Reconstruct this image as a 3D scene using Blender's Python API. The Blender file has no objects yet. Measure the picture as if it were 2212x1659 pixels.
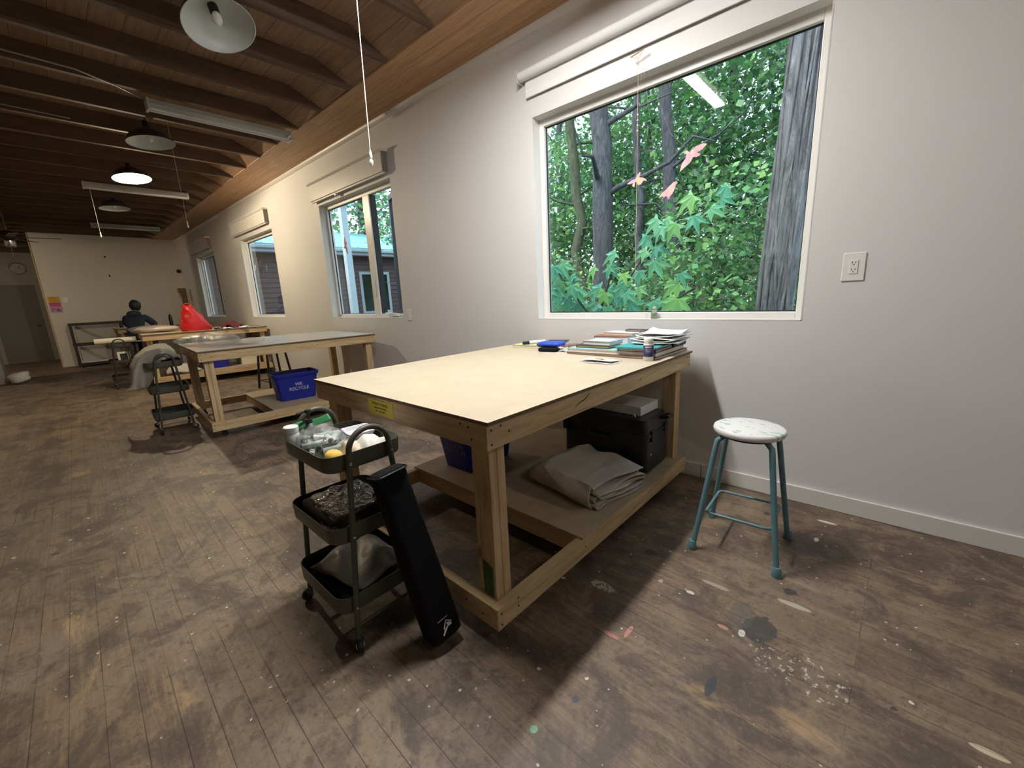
import bpy, bmesh, math, random
from mathutils import Vector, Matrix
R = math.radians
S = bpy.context.scene
COL = S.collection
W = 2.755            # inner face of the window wall
FX = -15.1           # inner face of the far wall

# ---------------------------------------------------------------- camera, sky, exposure
cam_d = bpy.data.cameras.new('camera')
cam = bpy.data.objects.new('camera', cam_d)
COL.objects.link(cam)
cam_d.sensor_fit = 'HORIZONTAL'
cam_d.sensor_width = 36.0
cam_d.lens = 36.0 * 891.185 / 2212.0
cam_d.clip_start = 0.02
cam_d.clip_end = 300
_r = Vector((0.74194421, 0.66892957, -0.04529921))
_d = Vector((0.10962214, -0.18768751, -0.97609241))
_f = Vector((-0.66143917, 0.71924031, -0.21258316))
cam.matrix_world = Matrix(((_r.x, -_d.x, -_f.x, 0.0), (_r.y, -_d.y, -_f.y, 0.0), (_r.z, -_d.z, -_f.z, 1.27), (0, 0, 0, 1)))
S.camera = cam

world = bpy.data.worlds.new('evening_sky')
S.world = world
world.use_nodes = True
wn = world.node_tree.nodes
wb = wn['Background']
wb.inputs['Color'].default_value = (0.66, 0.84, 1.0, 1)
wb.inputs['Strength'].default_value = 3.2
sun_d = bpy.data.lights.new('forest_fill_sun', 'SUN')   # added soft sun lamp from behind the building, only to brighten the forest
sun_d.energy = 5.0; sun_d.angle = R(35); sun_d.color = (1.0, 0.95, 0.85)
sun = bpy.data.objects.new('forest_fill_sun', sun_d); COL.objects.link(sun)
sun.rotation_euler = (R(38), 0, R(-18))
S.view_settings.view_transform = 'Standard'
S.view_settings.look = 'None'
S.view_settings.exposure = 0.0
S.view_settings.gamma = 1.0
S.view_settings.use_curve_mapping = False
S.cycles.use_denoising = True
S.cycles.max_bounces = 8
S.cycles.transparent_max_bounces = 24
S.cycles.sample_clamp_indirect = 6.0
POWER_MAIN = 78.0
POWER_RIGHT = 15.0
POWER_DOME = 190.0
POWER_AISLE = 100.0

# ---------------------------------------------------------------- node materials
def _mat(name):
    m = bpy.data.materials.new(name)
    m.use_nodes = True
    nt = m.node_tree
    return m, nt, nt.nodes, nt.links, nt.nodes['Principled BSDF']

def M(name, col, rough=0.6, metal=0.0, var=0.0, scale=8.0, stretch=(1, 1, 1), bump=0.0, bscale=None, spec=0.5, coat=0.0, sheen=0.0):
    m, nt, N, L, p = _mat(name)
    p.inputs['Roughness'].default_value = rough
    p.inputs['Metallic'].default_value = metal
    p.inputs['Specular IOR Level'].default_value = spec
    p.inputs['Coat Weight'].default_value = coat
    p.inputs['Sheen Weight'].default_value = sheen
    p.inputs['Base Color'].default_value = (*col, 1)
    tc = N.new('ShaderNodeTexCoord')
    mp = N.new('ShaderNodeMapping')
    mp.inputs['Scale'].default_value = stretch
    L.new(tc.outputs['Object'], mp.inputs['Vector'])
    nz = N.new('ShaderNodeTexNoise')
    nz.inputs['Scale'].default_value = scale
    nz.inputs['Detail'].default_value = 5
    L.new(mp.outputs[0], nz.inputs['Vector'])
    mx = N.new('ShaderNodeMix'); mx.data_type = 'RGBA'
    v = var if var else 0.02
    mx.inputs['A'].default_value = (*[c * (1 - v) for c in col], 1)
    mx.inputs['B'].default_value = (*[min(1, c * (1 + v)) for c in col], 1)
    mr = N.new('ShaderNodeMapRange')
    mr.inputs['From Min'].default_value = 0.3
    mr.inputs['From Max'].default_value = 0.7
    L.new(nz.outputs['Fac'], mr.inputs['Value'])
    L.new(mr.outputs[0], mx.inputs['Factor'])
    L.new(mx.outputs['Result'], p.inputs['Base Color'])
    if bump:
        b = N.new('ShaderNodeBump')
        b.inputs['Strength'].default_value = bump
        b.inputs['Distance'].default_value = 0.01
        if bscale:
            n2 = N.new('ShaderNodeTexNoise')
            n2.inputs['Scale'].default_value = bscale
            n2.inputs['Detail'].default_value = 4
            L.new(mp.outputs[0], n2.inputs['Vector'])
            L.new(n2.outputs['Fac'], b.inputs['Height'])
        else:
            L.new(nz.outputs['Fac'], b.inputs['Height'])
        L.new(b.outputs[0], p.inputs['Normal'])
    return m

def mathn(nt, op, a, b=None, c=None):
    n = nt.nodes.new('ShaderNodeMath'); n.operation = op
    for i, v in enumerate((a, b, c)):
        if v is None: continue
        if isinstance(v, (int, float)): n.inputs[i].default_value = v
        else: nt.links.new(v, n.inputs[i])
    return n.outputs[0]

def mixc(nt, fac, a, b):
    n = nt.nodes.new('ShaderNodeMix'); n.data_type = 'RGBA'
    for k, v in (('Factor', fac), ('A', a), ('B', b)):
        if isinstance(v, (int, float)): n.inputs[k].default_value = v
        elif isinstance(v, tuple): n.inputs[k].default_value = (*v, 1)
        else: nt.links.new(v, n.inputs[k])
    return n.outputs['Result']

def ramp(nt, fac, stops):
    n = nt.nodes.new('ShaderNodeValToRGB')
    nt.links.new(fac, n.inputs['Fac'])
    e = n.color_ramp.elements
    while len(e) < len(stops): e.new(0.5)
    for el, (p, c) in zip(e, stops):
        el.position = p
        el.color = (*c, 1) if len(c) == 3 else c
    return n.outputs['Color']

def noise(nt, vec, scale, detail=4, rough=0.55, dist=0.0):
    n = nt.nodes.new('ShaderNodeTexNoise')
    n.inputs['Scale'].default_value = scale
    n.inputs['Detail'].default_value = detail
    n.inputs['Roughness'].default_value = rough
    n.inputs['Distortion'].default_value = dist
    if vec is not None: nt.links.new(vec, n.inputs['Vector'])
    return n.outputs['Fac']

def mapping(nt, vec, scale=(1, 1, 1), rot=(0, 0, 0), loc=(0, 0, 0)):
    n = nt.nodes.new('ShaderNodeMapping')
    n.inputs['Scale'].default_value = scale
    n.inputs['Rotation'].default_value = rot
    n.inputs['Location'].default_value = loc
    nt.links.new(vec, n.inputs['Vector'])
    return n.outputs[0]

def objco(nt):
    return nt.nodes.new('ShaderNodeTexCoord').outputs['Object']

def softstep(nt, v, a, b):
    n = nt.nodes.new('ShaderNodeMapRange'); n.interpolation_type = 'SMOOTHSTEP'
    n.inputs['From Min'].default_value = a
    n.inputs['From Max'].default_value = b
    nt.links.new(v, n.inputs['Value'])
    return n.outputs[0]

def pine(name, axis, tone=1.0):
    """Construction lumber, grain along one axis, with knots."""
    m, nt, N, L, p = _mat(name)
    co = objco(nt)
    st = [9.0, 9.0, 9.0]; st[axis] = 0.7
    g = noise(nt, mapping(nt, co, tuple(st)), 5.0, 6, 0.6, 0.6)
    c = ramp(nt, g, [(0.30, tuple(x * tone for x in (0.42, 0.27, 0.125))), (0.5, tuple(x * tone for x in (0.60, 0.43, 0.23))), (0.72, tuple(x * tone for x in (0.70, 0.54, 0.32)))])
    big = noise(nt, co, 2.2, 2)
    c = mixc(nt, mathn(nt, 'MULTIPLY', softstep(nt, big, 0.42, 0.68), 0.4), c, tuple(x * tone for x in (0.46, 0.32, 0.17)))
    ks = [1.0, 1.0, 1.0]; ks[axis] = 0.55
    vo = N.new('ShaderNodeTexVoronoi'); vo.inputs['Scale'].default_value = 7.0
    L.new(mapping(nt, co, tuple(ks)), vo.inputs['Vector'])
    k = softstep(nt, vo.outputs['Distance'], 0.14, 0.06)
    c = mixc(nt, mathn(nt, 'MULTIPLY', k, 0.75), c, (0.17, 0.085, 0.035))
    L.new(c, p.inputs['Base Color'])
    p.inputs['Roughness'].default_value = 0.62
    b = N.new('ShaderNodeBump'); b.inputs['Strength'].default_value = 0.12; b.inputs['Distance'].default_value = 0.004
    L.new(g, b.inputs['Height']); L.new(b.outputs[0], p.inputs['Normal'])
    return m

def floor_mat():
    m, nt, N, L, p = _mat('worn_plank_floor')
    co = objco(nt)
    pc = mapping(nt, co, (1, 1, 1), (0, 0, R(1.5)))
    br = N.new('ShaderNodeTexBrick')
    br.offset = 0.31; br.offset_frequency = 2; br.squash = 1.0
    br.inputs['Scale'].default_value = 1.0
    br.inputs['Brick Width'].default_value = 9.6
    br.inputs['Row Height'].default_value = 0.083
    br.inputs['Mortar Size'].default_value = 0.0016
    br.inputs['Mortar Smooth'].default_value = 0.3
    br.inputs['Color1'].default_value = (0.0, 0.0, 0.0, 1)
    br.inputs['Color2'].default_value = (1, 1, 1, 1)
    br.inputs['Mortar'].default_value = (0.5, 0.5, 0.5, 1)
    L.new(pc, br.inputs['Vector'])
    board = br.outputs['Color']
    # grain, shifted board by board
    off = N.new('ShaderNodeVectorMath'); off.operation = 'MULTIPLY_ADD'
    off.inputs[1].default_value = (13.0, 7.0, 3.0)
    L.new(board, off.inputs[0]); L.new(pc, off.inputs[2])
    gr = noise(nt, mapping(nt, off.outputs[0], (1.3, 26, 1)), 2.0, 7, 0.62, 1.2)
    gr2 = noise(nt, mapping(nt, off.outputs[0], (3.0, 75, 1)), 2.0, 4, 0.6, 0.3)
    base = ramp(nt, gr, [(0.28, (0.102, 0.066, 0.043)), (0.46, (0.192, 0.129, 0.082)), (0.62, (0.280, 0.193, 0.122)), (0.8, (0.396, 0.278, 0.166))])
    base = mixc(nt, mathn(nt, 'MULTIPLY', softstep(nt, gr2, 0.42, 0.66), 0.62), base, (0.148, 0.103, 0.070))
    base = mixc(nt, mathn(nt, 'MULTIPLY', board, 0.30), base, (0.147, 0.100, 0.066))
    base = mixc(nt, mathn(nt, 'MULTIPLY', softstep(nt, board, 0.62, 0.95), 0.42), base, (0.245, 0.175, 0.105))
    base = mixc(nt, mathn(nt, 'MULTIPLY', softstep(nt, board, 0.35, 0.05), 0.45), base, (0.085, 0.058, 0.038))
    # worn, greyed traffic areas, dark grime
    wear = noise(nt, pc, 1.1, 5, 0.6, 0.6)
    base = mixc(nt, mathn(nt, 'MULTIPLY', softstep(nt, wear, 0.44, 0.62), 0.66), base, (0.245, 0.187, 0.132))
    dirt = noise(nt, mapping(nt, pc, (1, 1.4, 1), (0, 0, 0), (3.1, 8.2, 0)), 2.3, 6, 0.66, 0.8)
    base = mixc(nt, mathn(nt, 'MULTIPLY', softstep(nt, dirt, 0.46, 0.60), 0.90), base, (0.086, 0.062, 0.046))
    d2 = noise(nt, pc, 23.0, 4, 0.7)
    base = mixc(nt, mathn(nt, 'MULTIPLY', softstep(nt, d2, 0.52, 0.68), 0.60), base, (0.074, 0.055, 0.042))
    mott = noise(nt, pc, 6.5, 6, 0.72, 0.6)
    base = mixc(nt, mathn(nt, 'MULTIPLY', softstep(nt, mott, 0.50, 0.64), 0.55), base, (0.062, 0.045, 0.032))
    base = mixc(nt, mathn(nt, 'MULTIPLY', softstep(nt, mott, 0.46, 0.34), 0.40), base, (0.29, 0.21, 0.13))
    grit = noise(nt, pc, 62.0, 5, 0.75)
    base = mixc(nt, mathn(nt, 'MULTIPLY', softstep(nt, grit, 0.53, 0.66), 0.5), base, (0.055, 0.040, 0.030))
    base = mixc(nt, mathn(nt, 'MULTIPLY', softstep(nt, grit, 0.44, 0.33), 0.35), base, (0.30, 0.235, 0.165))
    ochre = noise(nt, mapping(nt, pc, (1, 3, 1), (0, 0, 0), (11.0, 4.0, 0)), 1.9, 6, 0.7, 0.5)
    base = mixc(nt, mathn(nt, 'MULTIPLY', softstep(nt, ochre, 0.60, 0.72), 0.55), base, (0.497, 0.328, 0.166))
    blu = noise(nt, mapping(nt, pc, (1, 1, 1), (0, 0, 0), (5.0, 1.0, 0)), 3.1, 5, 0.7, 0.5)
    base = mixc(nt, mathn(nt, 'MULTIPLY', softstep(nt, blu, 0.64, 0.74), 0.4), base, (0.170, 0.181, 0.163))
    # paint drips: three sizes of specks
    def specks(b, scale, cut, frac, col, seed):
        vo = N.new('ShaderNodeTexVoronoi'); vo.inputs['Scale'].default_value = scale
        wob = noise(nt, pc, scale * 1.6, 2)
        mv = N.new('ShaderNodeVectorMath'); mv.operation = 'ADD'
        L.new(mapping(nt, pc, (1, 1, 0.0), (0, 0, 0), (seed, seed * 1.7, 0)), mv.inputs[0])
        L.new(mathn(nt, 'MULTIPLY', wob, 0.35 / scale), mv.inputs[1])
        L.new(mv.outputs[0], vo.inputs['Vector'])
        wn_ = N.new('ShaderNodeSeparateColor'); L.new(vo.outputs['Color'], wn_.inputs[0])
        sel = mathn(nt, 'LESS_THAN', wn_.outputs[0], frac)
        rad = mathn(nt, 'MULTIPLY', mathn(nt, 'ADD', wn_.outputs[1], 0.25), cut)
        inside = mathn(nt, 'LESS_THAN', vo.outputs['Distance'], rad)
        return mixc(nt, mathn(nt, 'MULTIPLY', sel, inside), b, col)
    base = specks(base, 30.0, 0.13, 0.28, (0.50, 0.46, 0.40), 0.0)
    base = specks(base, 14.0, 0.10, 0.22, (0.62, 0.59, 0.53), 4.0)
    base = specks(base, 5.5, 0.055, 0.12, (0.46, 0.42, 0.36), 9.0)
    base = specks(base, 9.0, 0.20, 0.07, (0.055, 0.045, 0.04), 17.0)
    # particular spills, each with its own place and outline
    sx = N.new('ShaderNodeSeparateXYZ'); L.new(co, sx.inputs[0])
    wobx = noise(nt, co, 14.0, 4, 0.65); fine = noise(nt, co, 46.0, 3, 0.7)
    def spill(b, x, y, rx, ry, col, amt=1.0, wob=0.9, broken=0.0):
        dx = mathn(nt, 'DIVIDE', mathn(nt, 'SUBTRACT', sx.outputs[0], x), rx)
        dy = mathn(nt, 'DIVIDE', mathn(nt, 'SUBTRACT', sx.outputs[1], y), ry)
        d = mathn(nt, 'SQRT', mathn(nt, 'ADD', mathn(nt, 'MULTIPLY', dx, dx), mathn(nt, 'MULTIPLY', dy, dy)))
        d = mathn(nt, 'ADD', d, mathn(nt, 'MULTIPLY', mathn(nt, 'SUBTRACT', wobx, 0.5), wob * 2))
        k = softstep(nt, d, 1.0, 0.86)
        if broken: k = mathn(nt, 'MULTIPLY', k, softstep(nt, fine, broken - 0.04, broken + 0.04))
        return mixc(nt, mathn(nt, 'MULTIPLY', k, amt), b, col)
    base = spill(base, -0.653, 0.736, 0.0125, 0.0125, (0.20, 0.44, 0.27), 0.9, 0.1)
    base = spill(base, -0.610, 0.893, 0.012, 0.013, (0.055, 0.06, 0.11), 0.9, 0.15)
    base = spill(base, -0.65, 1.19, 0.035, 0.008, (0.55, 0.22, 0.20), 0.8, 0.5)
    base = spill(base, -0.605, 1.245, 0.010, 0.040, (0.58, 0.25, 0.22), 0.8, 0.5)
    base = spill(base, -0.81, 1.404, 0.075, 0.026, (0.46, 0.42, 0.36), 0.8, 0.7, 0.48)
    base = spill(base, -0.235, 1.565, 0.055, 0.080, (0.045, 0.045, 0.045), 0.85, 0.6)
    base = spill(base, -0.305, 1.60, 0.05, 0.07, (0.10, 0.095, 0.08), 0.6, 0.6)
    base = spill(base, -0.300, 1.215, 0.014, 0.05, (0.035, 0.042, 0.055), 0.85, 0.4)
    base = spill(base, -0.16, 1.78, 0.060, 0.016, (0.46, 0.43, 0.35), 0.85, 0.4)
    base = spill(base, -0.43, 1.71, 0.055, 0.012, (0.40, 0.37, 0.29), 0.75, 0.6)
    base = spill(base, -0.50, 1.60, 0.017, 0.011, (0.68, 0.65, 0.58), 0.9, 0.4)
    base = spill(base, -0.10, 1.45, 0.16, 0.09, (0.62, 0.59, 0.54), 0.75, 0.6, 0.60)
    base = spill(base, -0.28, 1.50, 0.012, 0.02, (0.66, 0.65, 0.62), 0.9, 0.6)
    base = spill(base, -0.34, 1.49, 0.02, 0.01, (0.56, 0.27, 0.20), 0.7, 0.6)
    base = spill(base, 0.33, 1.48, 0.04, 0.012, (0.55, 0.48, 0.34), 0.9, 0.3)
    base = spill(base, 0.33, 1.33, 0.06, 0.020, (0.27, 0.36, 0.38), 0.7, 0.4)
    base = spill(base, -0.13, 2.58, 0.05, 0.012, (0.74, 0.72, 0.66), 0.9, 0.4)
    base = spill(base, -0.15, 2.36, 0.010, 0.022, (0.70, 0.68, 0.64), 0.9, 0.5)
    seam = br.outputs['Fac']
    base = mixc(nt, mathn(nt, 'MULTIPLY', seam, mathn(nt, 'ADD', mathn(nt, 'MULTIPLY', softstep(nt, noise(nt, pc, 1.7, 3), 0.42, 0.60), 0.55), 0.28)), base, (0.020, 0.014, 0.010))
    L.new(base, p.inputs['Base Color'])
    rg = N.new('ShaderNodeMapRange')
    rg.inputs['To Min'].default_value = 0.42; rg.inputs['To Max'].default_value = 0.66
    L.new(wear, rg.inputs['Value']); L.new(rg.outputs[0], p.inputs['Roughness'])
    b = N.new('ShaderNodeBump'); b.inputs['Strength'].default_value = 0.35; b.inputs['Distance'].default_value = 0.004
    hh = mathn(nt, 'SUBTRACT', mathn(nt, 'MULTIPLY', gr, 0.6), mathn(nt, 'MULTIPLY', seam, 1.0))
    hh = mathn(nt, 'ADD', hh, mathn(nt, 'MULTIPLY', dirt, 0.5))
    L.new(hh, b.inputs['Height']); L.new(b.outputs[0], p.inputs['Normal'])
    return m

def boards_mat(name, axis, width, c1, c2, rough=0.65, seam_col=(0.02, 0.012, 0.008), length=3.0):
    """Wooden boards running along axis 0 (x) or 1 (y), in the horizontal plane."""
    m, nt, N, L, p = _mat(name)
    co = objco(nt)
    pc = co if axis == 0 else mapping(nt, co, (1, 1, 1), (0, 0, R(90)))
    br = N.new('ShaderNodeTexBrick')
    br.offset = 0.43
    br.inputs['Scale'].default_value = 1.0
    br.inputs['Brick Width'].default_value = length
    br.inputs['Row Height'].default_value = width
    br.inputs['Mortar Size'].default_value = 0.0022
    br.inputs['Color1'].default_value = (0, 0, 0, 1)
    br.inputs['Color2'].default_value = (1, 1, 1, 1)
    L.new(pc, br.inputs['Vector'])
    off = N.new('ShaderNodeVectorMath'); off.operation = 'MULTIPLY_ADD'
    off.inputs[1].default_value = (11.0, 5.0, 2.0)
    L.new(br.outputs['Color'], off.inputs[0]); L.new(pc, off.inputs[2])
    g = noise(nt, mapping(nt, off.outputs[0], (1.2, 22, 22)), 2.0, 5, 0.6, 0.7)
    c = ramp(nt, g, [(0.3, c1), (0.72, c2)])
    c = mixc(nt, mathn(nt, 'MULTIPLY', br.outputs['Color'], 0.45), c, c1)
    c = mixc(nt, mathn(nt, 'MULTIPLY', br.outputs['Fac'], 0.8), c, seam_col)
    L.new(c, p.inputs['Base Color'])
    p.inputs['Roughness'].default_value = rough
    return m

def glass_mat(name, tint=(0.93, 0.97, 0.96)):
    m = bpy.data.materials.new(name); m.use_nodes = True
    nt = m.node_tree; N = nt.nodes; L = nt.links; N.clear()
    o = N.new('ShaderNodeOutputMaterial')
    tr = N.new('ShaderNodeBsdfTransparent'); tr.inputs[0].default_value = (*tint, 1)
    gl = N.new('ShaderNodeBsdfGlossy'); gl.inputs['Roughness'].default_value = 0.0
    fr = N.new('ShaderNodeFresnel'); fr.inputs['IOR'].default_value = 1.5
    mx = N.new('ShaderNodeMixShader')
    L.new(mathn(nt, 'MULTIPLY', fr.outputs[0], 1.5), mx.inputs[0]); L.new(tr.outputs[0], mx.inputs[1]); L.new(gl.outputs[0], mx.inputs[2])
    L.new(mx.outputs[0], o.inputs[0])
    return m

def film_mat(name, tint=(0.9, 0.92, 0.93), solid=0.25, col=(0.8, 0.8, 0.8), bscale=14.0, rough=0.12, gl0=0.06):
    """Thin crinkled clear plastic."""
    m = bpy.data.materials.new(name); m.use_nodes = True
    nt = m.node_tree; N = nt.nodes; L = nt.links; N.clear()
    o = N.new('ShaderNodeOutputMaterial')
    co = objco(nt)
    bp = N.new('ShaderNodeBump'); bp.inputs['Strength'].default_value = 0.9; bp.inputs['Distance'].default_value = 0.02
    L.new(noise(nt, co, bscale, 4, 0.6, 1.0), bp.inputs['Height'])
    tr = N.new('ShaderNodeBsdfTransparent'); tr.inputs[0].default_value = (*tint, 1)
    gl = N.new('ShaderNodeBsdfGlossy'); gl.inputs['Roughness'].default_value = rough
    df = N.new('ShaderNodeBsdfDiffuse'); df.inputs[0].default_value = (*col, 1)
    for s_ in (gl, df): L.new(bp.outputs[0], s_.inputs['Normal'])
    lw = N.new('ShaderNodeLayerWeight'); lw.inputs['Blend'].default_value = 0.35
    L.new(bp.outputs[0], lw.inputs['Normal'])
    a = N.new('ShaderNodeMixShader'); a.inputs[0].default_value = solid
    L.new(tr.outputs[0], a.inputs[1]); L.new(df.outputs[0], a.inputs[2])
    b = N.new('ShaderNodeMixShader')
    L.new(mathn(nt, 'ADD', mathn(nt, 'MULTIPLY', lw.outputs['Facing'], 0.5), gl0), b.inputs[0])
    L.new(a.outputs[0], b.inputs[1]); L.new(gl.outputs[0], b.inputs[2])
    L.new(b.outputs[0], o.inputs[0])
    return m

def leaf_mat(name, cols, gloss=0.45, trans=0.45):
    m = bpy.data.materials.new(name); m.use_nodes = True
    nt = m.node_tree; N = nt.nodes; L = nt.links; N.clear()
    o = N.new('ShaderNodeOutputMaterial')
    at = N.new('ShaderNodeAttribute'); at.attribute_name = 'tone'
    c = ramp(nt, at.outputs['Fac'], [(i / (len(cols) - 1), x) for i, x in enumerate(cols)])
    d = N.new('ShaderNodeBsdfDiffuse'); L.new(c, d.inputs[0])
    t = N.new('ShaderNodeBsdfTranslucent'); L.new(c, t.inputs[0])
    g = N.new('ShaderNodeBsdfGlossy'); g.inputs['Roughness'].default_value = gloss
    mx = N.new('ShaderNodeMixShader'); mx.inputs[0].default_value = trans
    L.new(d.outputs[0], mx.inputs[1]); L.new(t.outputs[0], mx.inputs[2])
    fr = N.new('ShaderNodeFresnel'); fr.inputs['IOR'].default_value = 1.4
    m2 = N.new('ShaderNodeMixShader')
    L.new(fr.outputs[0], m2.inputs[0]); L.new(mx.outputs[0], m2.inputs[1]); L.new(g.outputs[0], m2.inputs[2])
    L.new(m2.outputs[0], o.inputs[0])
    return m

def emit_mat(name, col, strength):
    m, nt, N, L, p = _mat(name)
    p.inputs['Base Color'].default_value = (*col, 1)
    p.inputs['Emission Color'].default_value = (*col, 1)
    p.inputs['Emission Strength'].default_value = strength
    return m

def siding_mat():
    m, nt, N, L, p = _mat('purple_brown_siding')
    co = objco(nt)
    sp = N.new('ShaderNodeSeparateXYZ'); L.new(co, sp.inputs[0])
    n = noise(nt, mapping(nt, co, (1, 0.5, 8)), 3.0, 4)
    c = ramp(nt, n, [(0.3, (0.085, 0.052, 0.058)), (0.7, (0.14, 0.090, 0.095))])
    L.new(c, p.inputs['Base Color']); p.inputs['Roughness'].default_value = 0.7
    return m

def bark_mat(name, c1, c2, scale=18.0):
    m, nt, N, L, p = _mat(name)
    co = objco(nt)
    n = noise(nt, mapping(nt, co, (1, 1, 0.22)), scale, 6, 0.7, 0.8)
    c = ramp(nt, n, [(0.32, c1), (0.68, c2)])
    L.new(c, p.inputs['Base Color']); p.inputs['Roughness'].default_value = 0.9
    b = N.new('ShaderNodeBump'); b.inputs['Strength'].default_value = 1.0; b.inputs['Distance'].default_value = 0.03
    L.new(n, b.inputs['Height']); L.new(b.outputs[0], p.inputs['Normal'])
    return m

MT = dict(
    floor=floor_mat(),
    wall=M('painted_wall', (0.70, 0.695, 0.685), 0.55, var=0.015, scale=1.5, bump=0.04, bscale=180),
    wallfar=M('far_wall_paint', (0.72, 0.67, 0.60), 0.6, var=0.02, scale=1.5, bump=0.04, bscale=180),
    wallgrey=M('grey_wall_paint', (0.36, 0.34, 0.31), 0.7, var=0.03, scale=2),
    trim=M('white_trim', (0.72, 0.70, 0.67), 0.4, var=0.02, scale=3),
    vinyl=M('white_vinyl', (0.80, 0.79, 0.76), 0.35, var=0.01),
    gasket=M('black_gasket', (0.02, 0.02, 0.022), 0.6),
    darkframe=M('dark_sash', (0.05, 0.055, 0.065), 0.45),
    soffit=boards_mat('soffit_boards', 0, 0.14, (0.34, 0.18, 0.085), (0.60, 0.36, 0.18), 0.5, (0.06, 0.03, 0.015), 3.4),
    ceil=boards_mat('ceiling_boards', 0, 0.19, (0.22, 0.125, 0.075), (0.42, 0.265, 0.155), 0.7, (0.03, 0.018, 0.01), 1.9),
    joist=M('old_joist_wood', (0.115, 0.068, 0.042), 0.75, var=0.35, scale=3, stretch=(9, 0.6, 9)),
    glass=glass_mat('window_glass'),
    fabric=M('blind_fabric', (0.80, 0.80, 0.80), 0.8, var=0.01, bump=0.05, bscale=400),
    pinex=pine('pine_along_x', 0), piney=pine('pine_along_y', 1), pinez=pine('pine_along_z', 2),
    mdf=M('tan_hardboard', (0.56, 0.475, 0.345), 0.5, var=0.05, scale=5, stretch=(2, 2, 1)),
    mdfgrey=M('greyed_hardboard', (0.50, 0.48, 0.44), 0.28, var=0.08, scale=4),
    mdfedge=M('hardboard_edge', (0.17, 0.115, 0.06), 0.8, var=0.1),
    shelf=M('shelf_board', (0.42, 0.335, 0.22), 0.7, var=0.10, scale=9),
    black=M('black_metal', (0.016, 0.016, 0.017), 0.45),
    blackplastic=M('black_plastic', (0.013, 0.013, 0.014), 0.42, bump=0.1, bscale=220),
    nylon=M('black_nylon', (0.007, 0.007, 0.0075), 0.85, bump=0.15, bscale=300, spec=0.2),
    screw=M('screw_hole', (0.03, 0.02, 0.015), 0.6),
    steel=M('chrome', (0.75, 0.75, 0.76), 0.18, 1.0),
    rubber=M('black_rubber', (0.012, 0.012, 0.012), 0.6),
    olive=M('olive_powder_coat', (0.082, 0.084, 0.062), 0.42, var=0.04),
    darkcart=M('dark_brown_powder_coat', (0.055, 0.045, 0.038), 0.45),
    teal=M('teal_paint', (0.115, 0.235, 0.27), 0.38, var=0.12, scale=14),
    blue=M('blue_bin_plastic', (0.012, 0.022, 0.30), 0.4, var=0.03),
    white=M('white_plastic', (0.80, 0.79, 0.77), 0.4),
    paper=M('white_paper', (0.84, 0.83, 0.81), 0.8, var=0.02, scale=6),
    print=M('white_print', (0.72, 0.73, 0.78), 0.6),
    dim_print=M('pale_print', (0.30, 0.31, 0.40), 0.6),
    canvas=M('canvas_cloth', (0.50, 0.46, 0.40), 0.9, var=0.12, scale=7, bump=0.25, bscale=30),
    canvas2=M('drop_cloth', (0.40, 0.37, 0.31), 0.9, var=0.14, scale=6, bump=0.3, bscale=24),
    film=film_mat('clear_film', (0.97, 0.98, 0.98), solid=0.15, col=(0.9, 0.9, 0.9), bscale=22.0),
    bagfilm=film_mat('zip_bag_film', (0.95, 0.97, 0.97), 0.10, (0.8, 0.82, 0.82), 26.0, 0.08),
    greenzip=M('green_zip_strip', (0.05, 0.22, 0.085), 0.35),
    tubemetal=M('paint_tube_foil', (0.72, 0.75, 0.73), 0.3, 0.25, var=0.1),
    tubelabel=M('paint_tube_label', (0.46, 0.56, 0.50), 0.4, var=0.35, scale=30),
    enamel=M('white_enamel', (0.62, 0.66, 0.65), 0.35),
    enamel_out=M('dark_enamel', (0.03, 0.03, 0.035), 0.4),
    fixture=M('fixture_white_steel', (0.62, 0.62, 0.61), 0.4),
    tube_off=M('tube_glass', (0.74, 0.75, 0.75), 0.25),
    siding=siding_mat(),
    fascia=M('fascia_grey', (0.42, 0.47, 0.54), 0.5),
    metalroof=M('teal_metal_roof', (0.24, 0.50, 0.56), 0.4, var=0.05, scale=1),
    bark=bark_mat('grey_bark', (0.026, 0.026, 0.030), (0.125, 0.122, 0.135)),
    bark2=bark_mat('ivy_bark', (0.05, 0.048, 0.052), (0.27, 0.26, 0.27), 14),
    moss=bark_mat('mossy_bark', (0.035, 0.042, 0.025), (0.12, 0.13, 0.075)),
    leafA=leaf_mat('leaf_mid', [(0.040, 0.14, 0.060), (0.08, 0.25, 0.09), (0.15, 0.38, 0.11), (0.36, 0.56, 0.14)]),
    leafB=leaf_mat('leaf_dark', [(0.032, 0.12, 0.062), (0.06, 0.20, 0.09), (0.11, 0.30, 0.11), (0.26, 0.46, 0.14)]),
    leafC=leaf_mat('maple_leaf', [(0.10, 0.36, 0.24), (0.15, 0.46, 0.28), (0.20, 0.52, 0.27), (0.32, 0.62, 0.18)], 0.4, 0.35),
    soil=M('forest_soil', (0.06, 0.07, 0.035), 0.95, var=0.4, scale=3),
)

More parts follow.
